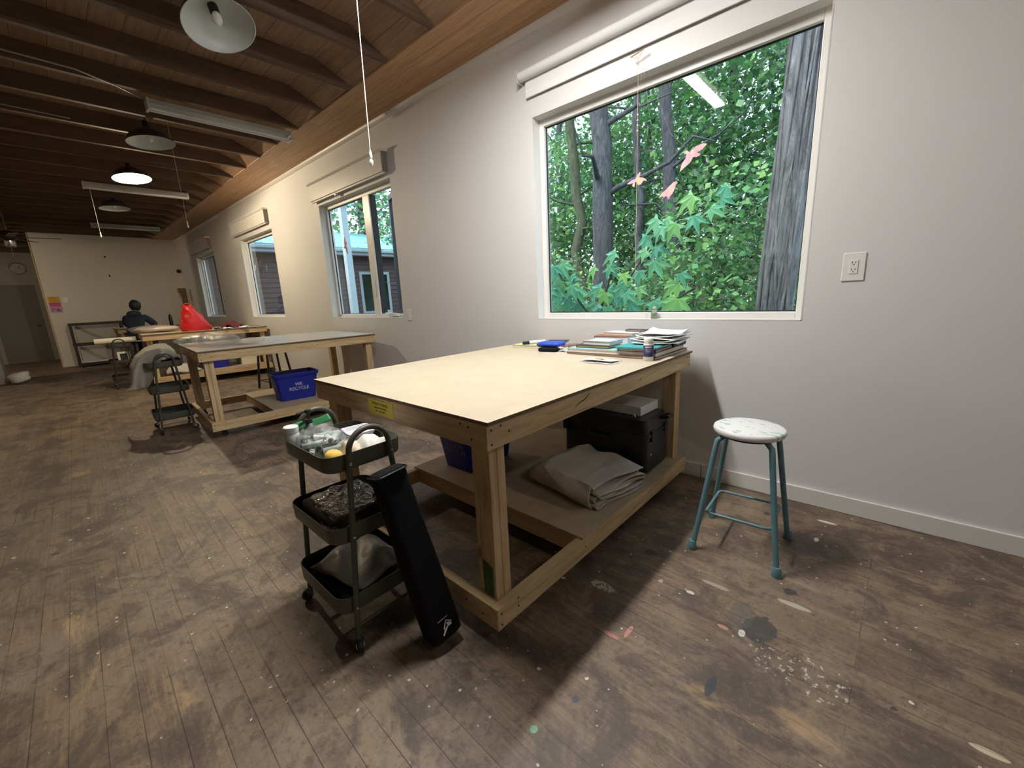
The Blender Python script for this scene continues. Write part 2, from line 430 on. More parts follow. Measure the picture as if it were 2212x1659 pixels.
# ---------------------------------------------------------------- mesh builder
class MB:
    def __init__(s): s.v = []; s.f = []; s.tone = None
    def add(s, vs, fs):
        o = len(s.v)
        s.v += [tuple(v) for v in vs]
        s.f += [tuple(i + o for i in f) for f in fs]
        return s
    def box(s, x0, x1, y0, y1, z0, z1, T=None):
        vs = [Vector(p) for p in ((x0, y0, z0), (x1, y0, z0), (x1, y1, z0), (x0, y1, z0), (x0, y0, z1), (x1, y0, z1), (x1, y1, z1), (x0, y1, z1))]
        if T is not None: vs = [T @ v for v in vs]
        return s.add(vs, [(3, 2, 1, 0), (4, 5, 6, 7), (0, 1, 5, 4), (1, 2, 6, 5), (2, 3, 7, 6), (3, 0, 4, 7)])
    def loft(s, rings, cap0=True, cap1=True, closed=True):
        n = len(rings[0]); vs = [p for r in rings for p in r]; fs = []
        for i in range(len(rings) - 1):
            for j in range(n if closed else n - 1):
                k = (j + 1) % n
                fs.append((i * n + j, i * n + k, (i + 1) * n + k, (i + 1) * n + j))
        if cap0: fs.append(tuple(reversed(range(n))))
        if cap1: fs.append(tuple((len(rings) - 1) * n + j for j in range(n)))
        return s.add(vs, fs)
    def tube(s, pts, r, n=10, closed=False, caps=True):
        P = [Vector(p) for p in pts]; m = len(P)
        rr = r if isinstance(r, (list, tuple)) else [r] * m
        def tan(i):
            a = P[(i - 1) % m] if (closed or i > 0) else P[i]
            b = P[(i + 1) % m] if (closed or i < m - 1) else P[i]
            t = b - a
            return t.normalized() if t.length > 1e-9 else Vector((0, 0, 1))
        t0 = tan(0); up = Vector((0, 0, 1)) if abs(t0.z) < 0.9 else Vector((1, 0, 0))
        u = t0.cross(up).normalized(); rings = []
        for i in range(m):
            t = tan(i); u = (u - t * u.dot(t)); u = u.normalized() if u.length > 1e-6 else t.orthogonal().normalized()
            w = t.cross(u)
            rings.append([P[i] + (u * math.cos(a) + w * math.sin(a)) * rr[i] for a in (2 * math.pi * k / n for k in range(n))])
        if closed:
            rings.append(rings[0]); return s.loft(rings, False, False)
        return s.loft(rings, caps, caps)
    def lathe(s, prof, c=(0, 0, 0), n=24, T=None, cap0=True, cap1=True):
        rings = []
        for r, z in prof:
            ring = [Vector((r * math.cos(2 * math.pi * k / n), r * math.sin(2 * math.pi * k / n), z)) for k in range(n)]
            ring = [(T @ p if T is not None else p) + Vector(c) for p in ring]
            rings.append(ring)
        return s.loft(rings, cap0, cap1)
    def ball(s, c, r, n=12, m=8):
        rx, ry, rz = r if isinstance(r, (tuple, list)) else (r, r, r)
        rings = []
        for i in range(m + 1):
            a = -math.pi / 2 + math.pi * (0.02 + 0.96 * i / m)
            rings.append([(c[0] + rx * math.cos(a) * math.cos(2 * math.pi * k / n), c[1] + ry * math.cos(a) * math.sin(2 * math.pi * k / n), c[2] + rz * math.sin(a)) for k in range(n)])
        return s.loft(rings)
    def grid(s, fn, nu, nv):
        vs = [fn(i / nu, j / nv) for j in range(nv + 1) for i in range(nu + 1)]
        fs = [(j * (nu + 1) + i, j * (nu + 1) + i + 1, (j + 1) * (nu + 1) + i + 1, (j + 1) * (nu + 1) + i) for j in range(nv) for i in range(nu)]
        return s.add(vs, fs)
    def prism(s, outline, T, h):
        a = [T @ Vector((x, y, 0)) for x, y in outline]; b = [T @ Vector((x, y, h)) for x, y in outline]
        return s.loft([a, b])
    def build(s, name, mat, parent=None, world=False, bevel=0.0, smooth=None, solid=0.0, sub=0, normals=True):
        me = bpy.data.meshes.new(name)
        vs = s.v
        if world and parent is not None:
            inv = root_matrix(parent).inverted()
            vs = [inv @ Vector(v) for v in vs]
        me.from_pydata([tuple(v) for v in vs], [], s.f)
        if normals:
            bm = bmesh.new(); bm.from_mesh(me)
            bmesh.ops.recalc_face_normals(bm, faces=bm.faces)
            bm.to_mesh(me); bm.free()
        if s.tone:
            a = me.attributes.new('tone', 'FLOAT', 'POINT')
            a.data.foreach_set('value', s.tone)
        me.materials.append(MT[mat] if isinstance(mat, str) else mat)
        if smooth is not None:
            me.shade_smooth()
            me.set_sharp_from_angle(angle=R(smooth))
        o = bpy.data.objects.new(name, me)
        COL.objects.link(o)
        if parent is not None: o.parent = parent
        if solid:
            md = o.modifiers.new('thickness', 'SOLIDIFY'); md.thickness = solid; md.offset = 0
        if sub:
            md = o.modifiers.new('smooth', 'SUBSURF'); md.levels = sub; md.render_levels = sub
        if bevel:
            md = o.modifiers.new('edges', 'BEVEL'); md.width = bevel; md.segments = 2; md.limit_method = 'ANGLE'; md.angle_limit = R(35)
        return o

def root_matrix(o):
    m = o.matrix_basis.copy()
    while o.parent is not None:
        o = o.parent; m = o.matrix_basis @ m
    return m

def tag(o, label, cat, group=None):
    o['label'] = label; o['category'] = cat
    if group: o['group'] = group
    return o

def thing(name, label, cat, loc=(0, 0, 0), rz=0.0, group=None):
    o = bpy.data.objects.new(name, None); COL.objects.link(o)
    o.empty_display_size = 0.05
    o.location = loc; o.rotation_euler = (0, 0, R(rz))
    return tag(o, label, cat, group)

def struct(o):
    o['kind'] = 'structure'; return o

def dup(root, loc, rz=None, label=None, group=None):
    r = root.copy(); COL.objects.link(r); r.location = loc
    if rz is not None: r.rotation_euler = (0, 0, R(rz))
    if label: r['label'] = label
    if group: r['group'] = group
    for ch in list(root.children):
        c = ch.copy(); COL.objects.link(c); c.parent = r
        for g in list(ch.children):
            d = g.copy(); COL.objects.link(d); d.parent = c
    return r

def rrect(x0, x1, y0, y1, r, z, n=5):
    out = []
    for cx, cy, a0 in ((x1 - r, y0 + r, -90), (x1 - r, y1 - r, 0), (x0 + r, y1 - r, 90), (x0 + r, y0 + r, 180)):
        for k in range(n + 1):
            a = R(a0 + 90 * k / n)
            out.append(Vector((cx + r * math.cos(a), cy + r * math.sin(a), z)))
    return out

def lettering(text, size, mat, parent, T, name='lettering', depth=0.0006, align='CENTER', spacing=1.0, label=None):
    cu = bpy.data.curves.new(name, 'FONT')
    cu.body = text; cu.size = size; cu.align_x = align; cu.align_y = 'CENTER'; cu.extrude = depth; cu.space_line = spacing
    tmp = bpy.data.objects.new('tmp', cu); COL.objects.link(tmp)
    dg = bpy.context.evaluated_depsgraph_get(); dg.update()
    me = bpy.data.meshes.new_from_object(tmp.evaluated_get(dg))
    bpy.data.objects.remove(tmp)
    me.name = name; me.materials.clear(); me.materials.append(MT[mat] if isinstance(mat, str) else mat)
    me.transform(T)
    o = bpy.data.objects.new(name, me); COL.objects.link(o)
    o.parent = parent
    if label: o['label'] = label
    return o

def frame_T(origin, xdir, ydir):
    x = Vector(xdir).normalized(); y = Vector(ydir); y = (y - x * y.dot(x)).normalized(); z = x.cross(y)
    o = Vector(origin)
    return Matrix(((x.x, y.x, z.x, o.x), (x.y, y.y, z.y, o.y), (x.z, y.z, z.z, o.z), (0, 0, 0, 1)))

def blob(c, r, seed, amp=0.25, n=18, m=12, flat=0.0):
    """Crumpled closed lump; flat = share of the radius cut off below."""
    rnd = random.Random(seed)
    k = [(Vector((rnd.gauss(0, 1), rnd.gauss(0, 1), rnd.gauss(0, 1))) * 3.2, rnd.uniform(0, 6.28), rnd.uniform(0.3, 1)) for _ in range(9)]
    rings = []
    for i in range(m + 1):
        a = -math.pi / 2 + math.pi * (0.03 + 0.94 * i / m); ring = []
        for j in range(n):
            d = Vector((math.cos(a) * math.cos(2 * math.pi * j / n), math.cos(a) * math.sin(2 * math.pi * j / n), math.sin(a)))
            s_ = 1 + amp * sum(w * math.sin(q.dot(d) + ph) for q, ph, w in k) / 4.5
            z = d.z * s_
            if flat: z = max(z, -flat)
            ring.append(Vector((c[0] + r[0] * d.x * s_, c[1] + r[1] * d.y * s_, c[2] + r[2] * z)))
        rings.append(ring)
    return rings

# ---------------------------------------------------------------- the room
X0, X1, YL = -18.0, 4.2, -6.2
ZS = 3.165           # underside of joists and soffit
WINS = [(-2.20, -0.356, 1.055, 2.585), (-5.99, -4.19, 1.055, 2.575), (-9.53, -7.82, 1.055, 2.53), (-13.15, -11.5, 1.055, 2.53)]

fl = MB().box(X0, X1, YL, W + 0.17, -0.15, 0.0).build('floor', 'floor'); struct(fl)

w_ = MB()
xs = X1
for x0, x1, z0, z1 in WINS:
    w_.box(x1, xs, W, W + 0.17, 0, 3.45)
    w_.box(x0, x1, W, W + 0.17, 0, z0)
    w_.box(x0, x1, W, W + 0.17, z1, 3.45)
    xs = x0
w_.box(FX - 0.1, xs, W, W + 0.17, 0, 3.45)
wr = struct(w_.build('wall_right', 'wall'))
wb_ = MB().box(FX - 0.12, FX, 0.0, W, 0, 3.45).box(X0, FX - 0.12, 0.0, 0.12, 0, 3.45)
struct(wb_.build('wall_back', 'wallfar'))
struct(MB().box(FX - 0.13, FX + 0.012, -0.015, 0.0, 0, 3.2).build('trim_1', M('yellowed_corner_wood', (0.62, 0.46, 0.22), 0.6, var=0.1)))
struct(MB().box(X0 - 0.15, X0, YL, 0.12, 0, 3.45).build('wall_rear', 'wallgrey'))
struct(MB().box(X0, X0 + 0.02, YL, -1.35, 0, 2.5).build('wall_rear_lining', M('cream_wall_b', (0.72, 0.58, 0.48), 0.7, var=0.03)))
struct(MB().box(X0, X1, YL - 0.15, YL, 0, 3.45).build('wall_left', M('cream_wall', (0.66, 0.56, 0.47), 0.7, var=0.03)))
struct(MB().box(X1, X1 + 0.15, YL, W + 0.17, 0, 3.45).build('wall_front', 'wall'))
struct(MB().box(-13.3, -12.7, -1.5, -0.80, 0, ZS).build('wall_pier', 'wallgrey'))

# baseboards, corner strip under the soffit
bb = MB().box(-0.83, X1, W - 0.014, W, 0, 0.096).box(FX, -0.834, W - 0.014, W, 0, 0.096)
struct(bb.build('baseboard_right', 'trim', bevel=0.003))
struct(MB().box(FX, FX + 0.014, 0.0, 0.32, 0, 0.09).build('baseboard_back', 'trim'))
prof = [(0, 0)] + [(0.042 * math.cos(a), 0.042 * math.sin(a)) for a in (R(90 * k / 6) for k in range(7))]
cz = MB().loft([[(x, W - a, ZS - b) for a, b in prof] for x in (FX, X1)])
struct(cz.build('trim_2', 'trim', smooth=40))

# soffit, ceiling boards, joists
struct(MB().box(FX, X1, 2.235, W, ZS, ZS + 0.04).build('soffit', 'soffit'))
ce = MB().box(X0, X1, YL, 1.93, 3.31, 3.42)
ce.loft([[(X0, 1.93, 3.31), (X0, 2.235, ZS + 0.012), (X0, 2.30, ZS + 0.012), (X0, 2.30, 3.42), (X0, 1.93, 3.42)], [(X1, 1.93, 3.31), (X1, 2.235, ZS + 0.012), (X1, 2.30, ZS + 0.012), (X1, 2.30, 3.42), (X1, 1.93, 3.42)]])  # added slope stands for the shadow where the bays meet the soffit
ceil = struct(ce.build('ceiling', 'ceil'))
jx = -0.86
jm = None
while jx > X0 + 0.2:
    o = MB().box(-0.022, 0.022, YL, 2.235, ZS, 3.32).build('joist', 'joist', ceil) if jm is None else bpy.data.objects.new('joist', jm)
    if jm is None: jm = o.data
    else: COL.objects.link(o); o.parent = ceil
    o.location = (jx + 0.022, 0, 0)
    jx -= 0.611
for jx in (-0.23, 0.38, 0.99, 1.60, 2.21, 2.82, 3.43):
    o = bpy.data.objects.new('joist', jm); COL.objects.link(o); o.parent = ceil; o.location = (jx, 0, 0)
for by in (-0.35, -1.9, -3.6):                     # rows of blocking between the joists
    for k in range(0, 27):
        xj = -0.86 - 0.611 * k
        o = MB().box(xj - 0.585, xj - 0.005, by + (0.05 if k % 2 else 0), by + 0.04 + (0.05 if k % 2 else 0), 3.19, 3.315).build('blocking', 'joist', ceil)

# windows
def window(n, dims, layout):
    x0, x1, z0, z1 = dims
    ya, yb = W + 0.085, W + 0.14
    fw = 0.045
    f = MB()
    f.box(x0, x0 + fw, ya, yb, z0, z1).box(x1 - fw, x1, ya, yb, z0, z1)
    f.box(x0 + fw, x1 - fw, ya, yb, z0, z0 + fw).box(x0 + fw, x1 - fw, ya, yb, z1 - fw - 0.012, z1)
    root = struct(f.build('window_%d' % n, 'vinyl', bevel=0.004))
    jb = MB()
    jb.box(x0, x0 + 0.006, W - 0.001, ya, z0, z1).box(x1 - 0.006, x1, W - 0.001, ya, z0, z1).box(x0, x1, W - 0.001, ya, z0, z0 + 0.006).box(x0, x1, W - 0.001, ya, z1 - 0.006, z1)
    jb.build('jamb_lining', 'trim', root)
    a, b, c, d = x0 + fw, x1 - fw, z0 + fw, z1 - fw - 0.012
    def gasket(a, b, c, d, y=W + 0.118, t=0.007):
        MB().box(a, a + t, y - 0.006, y + 0.006, c, d).box(b - t, b, y - 0.006, y + 0.006, c, d).box(a + t, b - t, y - 0.006, y + 0.006, c, c + t).box(a + t, b - t, y - 0.006, y + 0.006, d - t, d).build('gasket', 'gasket', root)
    def pane(a, b, c, d, y=W + 0.118):
        MB().add([(a, y, c), (b, y, c), (b, y, d), (a, y, d)], [(0, 1, 2, 3)]).build('pane', 'glass', root, normals=False)
    if layout == 'fixed':
        gasket(a, b, c, d); pane(a, b, c, d)
    elif layout == 'casement':
        m0, m1 = a + 0.98, a + 1.13
        MB().box(m0, m1, ya - 0.004, yb, c, d).build('mullion', 'vinyl', root, bevel=0.004)
        MB().box(m0 + 0.06, m0 + 0.085, ya - 0.02, ya - 0.002, c + 0.22, c + 0.42).build('lock_lever', 'vinyl', root, bevel=0.003)
        gasket(a, m0, c, d); pane(a, m0, c, d)
        MB().box(m1, m1 + 0.012, ya + 0.01, yb + 0.03, c, d).build('jamb_seal', 'gasket', root)
        sash = MB(); T = Matrix.Translation((b, W + 0.15, 0)) @ Matrix.Rotation(R(-20), 4, 'Z')
        L_ = b - m1
        for q in ((-L_, -L_ + 0.05, c, d), (-0.05, 0, c, d), (-L_ + 0.05, -0.05, c, c + 0.05), (-L_ + 0.05, -0.05, d - 0.05, d)):
            sash.box(q[0], q[1], -0.02, 0.02, q[2], q[3], T)
        s_ = sash.build('open_sash', 'darkframe', root)
        g = MB().add([T @ Vector(p) for p in ((-L_ + 0.05, 0, c + 0.05), (-0.05, 0, c + 0.05), (-0.05, 0, d - 0.05), (-L_ + 0.05, 0, d - 0.05))], [(0, 1, 2, 3)])
        g.build('pane', 'glass', s_, normals=False)
        ck = MB().box(b - 0.36, b - 0.16, ya - 0.03, ya + 0.002, z0 + 0.02, z0 + 0.045).tube([(b - 0.2, ya - 0.02, z0 + 0.045), (b - 0.3, ya - 0.045, z0 + 0.06), (b - 0.4, ya - 0.05, z0 + 0.055)], 0.008)
        ck.build('crank_handle', 'vinyl', root, bevel=0.004)
    else:                                           # narrow pane with a side vent
        m0 = a + 1.12
        MB().box(m0, m0 + 0.09, ya, yb, c, d).build('mullion', 'darkframe', root)
        gasket(a, m0, c, d); pane(a, m0, c, d); gasket(m0 + 0.09, b, c, d); pane(m0 + 0.09, b, c, d)
    return root
window(1, WINS[0], 'fixed'); window(2, WINS[1], 'casement'); window(3, WINS[2], 'fixed'); window(4, WINS[3], 'vent')

# blinds above the windows
rs = thing('roller_blind', 'white roller blind partly unrolled above the big forest window', 'blind', (-1.28, W, 2.84))
MB().tube([(-0.985, -0.045, 0.02), (1.0, -0.045, 0.02)], 0.034, 20).build('roller', 'fabric', rs, smooth=40)
MB().box(-0.955, 0.97, -0.022, -0.019, -0.125, 0.02).build('blind_fabric', 'fabric', rs)
MB().box(-0.955, 0.97, -0.026, -0.015, -0.127, -0.075).build('hem_bar', 'fabric', rs, bevel=0.004)
MB().box(-1.0, -0.992, -0.075, 0.0, -0.02, 0.06).build('bracket', 'trim', rs)
MB().box(1.005, 1.013, -0.075, 0, -0.02, 0.06).build('bracket', 'trim', rs)
for i, (a, b, lab) in enumerate(((-6.09, -4.20, 'white boxed blind valance above the window with the open casement'), (-9.80, -7.86, 'white boxed blind valance above the single window third from the front'), (-13.45, -11.60, 'white boxed blind valance above the narrow window by the far corner'))):
    v = thing('blind_valance', lab, 'blind', ((a + b) / 2, W, 2.62), 0, 'blind valances over the smaller windows')
    h = (b - a) / 2
    MB().box(-h + 0.02, h - 0.02, -0.07, 0, 0.005, 0.205).build('valance_board', 'trim', v, bevel=0.004)
    MB().loft([[(x, -0.0, 0.205), (x, -0.075, 0.205), (x, -0.092, 0.222), (x, -0.092, 0.232), (x, 0, 0.232)] for x in (-h, h)]).build('cornice', 'trim', v)
    MB().box(-h + 0.03, h - 0.03, -0.055, -0.035, -0.012, 0.005).build('hem_bar', 'trim', v)
    MB().box(h - 0.02, h - 0.014, -0.068, 0, 0.006, 0.2).build('end_cap', M('dark_bracket', (0.20, 0.17, 0.14), 0.6), v)  # right end cap in plain dark brown
    if i == 0: MB().box(-0.24, -0.19, -0.062, -0.03, -0.035, -0.01).build('pull_tab', 'trim', v, bevel=0.003)

# outlets and switches
def plate(name, lab, cat, x, z, w, h, kind, wall='right', y=W):
    o = thing(name, lab, cat, (x, y, z))
    T = Matrix.Identity(4) if wall == 'right' else Matrix.Rotation(R(90), 4, 'Z')
    if wall != 'right': o.location = (FX, x, z)
    def bx(*q): return MB().box(*q, T=T)
    bx(-w / 2, w / 2, -0.006, 0, -h / 2, h / 2).build('cover_plate', 'white', o, bevel=0.003)
    bx(-0.017, 0.017, -0.009, -0.004, -0.034, 0.034).build('receptacle' if kind == 'outlet' else 'rocker', 'vinyl', o, bevel=0.0015)
    if kind == 'outlet':
        for s in (-1, 1):
            bx(-0.008, -0.005, -0.0096, -0.008, s * 0.017 + 0.001, s * 0.017 + 0.009).build('slot', 'gasket', o)
            bx(0.005, 0.008, -0.0096, -0.008, s * 0.017 + 0.001, s * 0.017 + 0.009).build('slot', 'gasket', o)
            MB().lathe([(0.0025, 0), (0.0025, 0.002)], (0, -0.008, s * 0.017 - 0.006), 10, Matrix.Rotation(R(90), 4, 'X')).build('ground_hole', 'gasket', o)
    return o
plate('wall_outlet', 'white double power outlet on the wall to the right of the big window', 'outlet', -0.162, 1.326, 0.090, 0.137, 'outlet')
plate('light_switch', 'white switch plate at the lower right corner of the casement window', 'switch', -4.072, 1.09, 0.08, 0.125, 'switch')
plate('wall_outlet', 'small pale outlet on the far right wall below the third window', 'outlet', -8.0, 0.93, 0.08, 0.12, 'outlet')
plate('light_switch', 'white switch plate beside the coloured papers on the far wall', 'switch', 0.345, 1.63, 0.10, 0.13, 'switch', 'back')
o = tag(MB().lathe([(0.05, 0), (0.05, 0.03), (0.03, 0.045)], (FX, 2.69, 2.33), 16, Matrix.Rotation(R(90), 4, 'Y')).build('wall_sensor', 'rubber', smooth=40), 'small dark round sensor on the far wall near the corner', 'sensor')

# ---------------------------------------------------------------- ceiling lights
def fixture(lab, x, y0, y1, z, lit=0.0, group='fluorescent light fixtures on the joists'):
    t = thing('fluorescent_light', lab, 'light fixture', (x, (y0 + y1) / 2, z), 0, group)
    h = (y1 - y0) / 2
    pr = [(-0.065, 0.0), (-0.045, 0.045), (0.045, 0.045), (0.065, 0.0), (0.06, 0.0), (0.04, 0.025), (-0.04, 0.025), (-0.06, 0.0)]
    MB().loft([[(a, y, b) for a, b in pr] for y in (-h, h)]).build('housing', 'fixture', t)
    for s in (-1, 1):
        MB().box(-0.063, 0.063, s * h - 0.008, s * h + 0.008, -0.045, 0.045).build('end_cap', 'fixture', t)
        MB().tube([(s * 0.028, -h + 0.012, -0.030), (s * 0.028, h - 0.012, -0.030)], 0.013, 12).build('fluorescent_tube', emit_mat('lit_tube', (1.0, 0.965, 0.91), lit) if lit else 'tube_off', t, smooth=40)
        MB().tube([(0, s * (h - 0.12), 0.045), (0, s * (h - 0.12), 3.315 - z)], 0.002, 6).build('hanger', 'steel', t)
    if lit:
        ld = bpy.data.lights.new('tube_light', 'AREA'); ld.shape = 'RECTANGLE'; ld.size = 0.10; ld.size_y = 2 * h - 0.03
        ld.color = (1.0, 0.975, 0.945)
        lo = bpy.data.objects.new('tube_light', ld); COL.objects.link(lo); lo.parent = t; lo.location = (0, 0, -0.048)
        return t, ld
    return t, None
_, l_ = fixture('lit fluorescent light above the front work table, mirrored in the big window', -1.53, 0.72, 1.94, 3.10, 48.0); l_.energy = POWER_MAIN
fixture('unlit white fluorescent light under the joists beyond the nearest dome lamp', -5.22, 0.955, 2.175, 3.10)
fixture('fluorescent light glowing amber just beyond the lit dome lamp', -8.85, 0.68, 1.90, 3.09)
fixture('farthest fluorescent light, close to the far wall', -12.7, 0.95, 2.06, 3.09)
_, l_ = fixture('lit fluorescent light over the floor to the right of the stool', 1.95, 0.6, 1.82, 3.10, 3.0); l_.energy = POWER_RIGHT

def dome_lamp(lab, x, y, z, tilt=(0, 0), lit=0):
    t = thing('dome_lamp', lab, 'lamp', (x, y, z), 0, 'enamel dome lamps in a row')
    T = Matrix.Rotation(R(tilt[0]), 4, 'Y') @ Matrix.Rotation(R(tilt[1]), 4, 'X')
    po = [(0.205, 0.0), (0.203, 0.01), (0.18, 0.055), (0.13, 0.10), (0.07, 0.128), (0.045, 0.135)]
    pi = [(0.201, 0.001), (0.199, 0.012), (0.175, 0.053), (0.126, 0.096), (0.068, 0.123), (0.04, 0.131)]
    MB().lathe(po, (0, 0, 0), 40, T, False, True).build('shade', 'enamel_out', t, smooth=50, normals=False)
    MB().lathe(pi, (0, 0, 0), 40, T, False, True).build('shade_lining', 'enamel', t, smooth=50, normals=False)
    MB().lathe([(0.205, 0), (0.206, -0.003), (0.201, -0.003), (0.201, 0.001)], (0, 0, 0), 40, T, False, False).build('rim', 'enamel', t, smooth=50)
    MB().lathe([(0.028, 0.075), (0.028, 0.20), (0.02, 0.21)], (0, 0, 0), 16, T).build('socket', 'rubber', t, smooth=40)
    top = T @ Vector((0, 0, 0.21))
    MB().tube([top, (0, 0, 0.3), (0, 0, 3.315 - z)], 0.007, 8).build('stem', 'rubber', t)
    bm_ = emit_mat('lit_bulb', (1.0, 0.80, 0.52), 60.0) if lit else M('frosted_bulb', (0.78, 0.78, 0.74), 0.2)
    MB().ball(T @ Vector((0, 0, 0.045)), (0.03, 0.03, 0.04), 16, 10).build('bulb', bm_, t, smooth=60)
    if lit:
        ld = bpy.data.lights.new('bulb_light', 'POINT'); ld.energy = lit; ld.color = (1.0, 0.82, 0.56); ld.shadow_soft_size = 0.035
        lo = bpy.data.objects.new('bulb_light', ld); COL.objects.link(lo); lo.parent = t; lo.location = T @ Vector((0, 0, -0.01))
    return t
dome_lamp('unlit white dome lamp nearest the camera, its dark socket showing', -3.36, 1.07, 3.02, (-20, 4))
dome_lamp('unlit dome lamp hanging just beyond the white fluorescent light', -5.98, 1.06, 3.0, (-4, 4))
dome_lamp('lit dome lamp glowing warm yellow over the middle of the room', -7.68, 1.08, 3.0, (-7, 4), POWER_DOME)
dome_lamp('small unlit dome lamp farthest down the room', -10.0, 1.09, 3.0, (-3, 2))

dome_lamp('lit dome lamp over the aisle near the corridor', -13.2, -2.3, 3.0, (0, 0), POWER_AISLE)

# pull cords
def cord(lab, p0, p1, r=0.0022, knob=True, mat=None):
    t = thing('pull_cord', lab, 'cord', p0)
    v = Vector(p1) - Vector(p0)
    MB().tube([(0, 0, 0), v], r, 6).build('string', mat or M('white_string', (0.85, 0.83, 0.78), 0.7), t)
    if knob:
        MB().lathe([(0.003, 0.0), (0.007, -0.012), (0.0085, -0.03), (0.005, -0.042), (0.010, -0.048), (0.010, -0.06), (0.004, -0.075)], v, 10).build('pull_knob', M('clear_knob', (0.75, 0.75, 0.70), 0.1), t, smooth=40)
    return t
cord('long white pull cord hanging in front of the window wall', (-1.982, 1.237, 3.312), (-2.005, 1.22, 2.0))
cord('thin pull cord hanging from the second dome lamp', (-6.05, 1.25, 3.312), (-6.05, 1.25, 2.25), 0.0014)
cord('thin pull cord at the left end of the amber fluorescent light', (-8.85, 0.74, 3.10), (-8.85, 0.74, 2.45), 0.0014)
c_ = M('grey_cable', (0.22, 0.20, 0.19), 0.6)
cab = MB().tube([(-5.22, 0.97, 3.13), (-5.10, 0.75, 3.155), (-4.98, 0.5, 3.16), (-4.95, 0.0, 3.158), (-4.95, -1.5, 3.158)], 0.006, 6)
tag(cab.build('power_cable', c_, smooth=60), 'pale cable running along a joist to the unlit white fluorescent light', 'cable')
cab = MB().tube([(-6.2, 0.5, 3.158), (-6.15, -0.2, 3.158), (-6.05, -1.6, 3.158)], 0.006, 6)
tag(cab.build('power_cable', c_, smooth=60), 'pale cable under the joists at the left, behind the first cable', 'cable')

# ceiling fan
fan = thing('ceiling_fan', 'chrome ceiling fan with long wooden blades at the left edge', 'fan', (-12.3, -0.235, 2.72))
MB().tube([(0, 0, 0.1), (0, 0, 0.592)], 0.014, 10).build('downrod', 'steel', fan)
MB().lathe([(0.03, 0.13), (0.10, 0.10), (0.12, 0.05), (0.12, 0.0), (0.09, -0.04), (0.07, -0.05)], (0, 0, 0), 24).build('motor', M('dark_bronze', (0.06, 0.05, 0.045), 0.3, 0.6), fan, smooth=40)
MB().lathe([(0.05, -0.05), (0.075, -0.06), (0.075, -0.15), (0.06, -0.17)], (0, 0, 0), 24).build('switch_housing', 'steel', fan, smooth=40)
MB().tube([(0.05, 0, -0.16), (0.05, 0, -0.36)], 0.003, 6).ball((0.05, 0, -0.37), 0.014, 8, 6).build('pull_chain', 'steel', fan)
for k in range(5):
    T = Matrix.Rotation(R(80 + 72 * k), 4, 'Z') @ Matrix.Rotation(R(9), 4, 'X')
    b = MB().box(0.16, 0.68, -0.06, 0.06, 0.0, 0.008, T).build('blade', M('blade_wood', (0.16, 0.12, 0.09), 0.5, var=0.2, scale=6), fan, bevel=0.003)
    MB().box(0.08, 0.22, -0.02, 0.02, 0.008, 0.016, T).build('blade_iron', 'black', b)

# ---------------------------------------------------------------- outside: ground, forest, neighbour wing
struct(MB().box(-40, 30, W + 0.17, 45, -0.9, -0.6).build('forest_ground', 'soil'))

def leaf_quads(mb, rnd, c, r, n, size, shell=0.35, lo=0.0, hi=1.0):
    """n bent four-point leaves in an ellipsoid, in clumps, tone per leaf."""
    if mb.tone is None: mb.tone = []
    cl = []
    for _ in range(max(6, n // 26)):
        while True:
            p = Vector((rnd.uniform(-1, 1), rnd.uniform(-1, 1), rnd.uniform(-1, 1)))
            if shell < p.length < 1: break
        cl.append((Vector((c[0] + p.x * r[0], c[1] + p.y * r[1], c[2] + p.z * r[2])), rnd.random()))
    for _ in range(n):
        q, tn = rnd.choice(cl)
        s = size * rnd.uniform(0.6, 1.3)
        sp = size * 2.6
        p = q + Vector((rnd.gauss(0, sp), rnd.gauss(0, sp), rnd.gauss(0, sp * 0.45)))
        d = Vector((rnd.gauss(0, 1), rnd.gauss(0, 1), rnd.gauss(-0.35, 0.35))).normalized()
        u = d.cross(Vector((rnd.gauss(0, 0.5), rnd.gauss(0, 0.5), 1))).normalized()
        k = d.cross(u)
        mb.add([p, p + d * s * 0.45 + u * s * 0.42 + k * s * 0.08, p + d * s * 0.95 - Vector((0, 0, s * 0.22)), p + d * s * 0.45 - u * s * 0.42 + k * s * 0.08], [(0, 1, 2), (0, 2, 3)])
        t = min(1, max(0, lo + (hi - lo) * (0.55 * tn + 0.45 * rnd.random())))
        mb.tone += [t] * 4

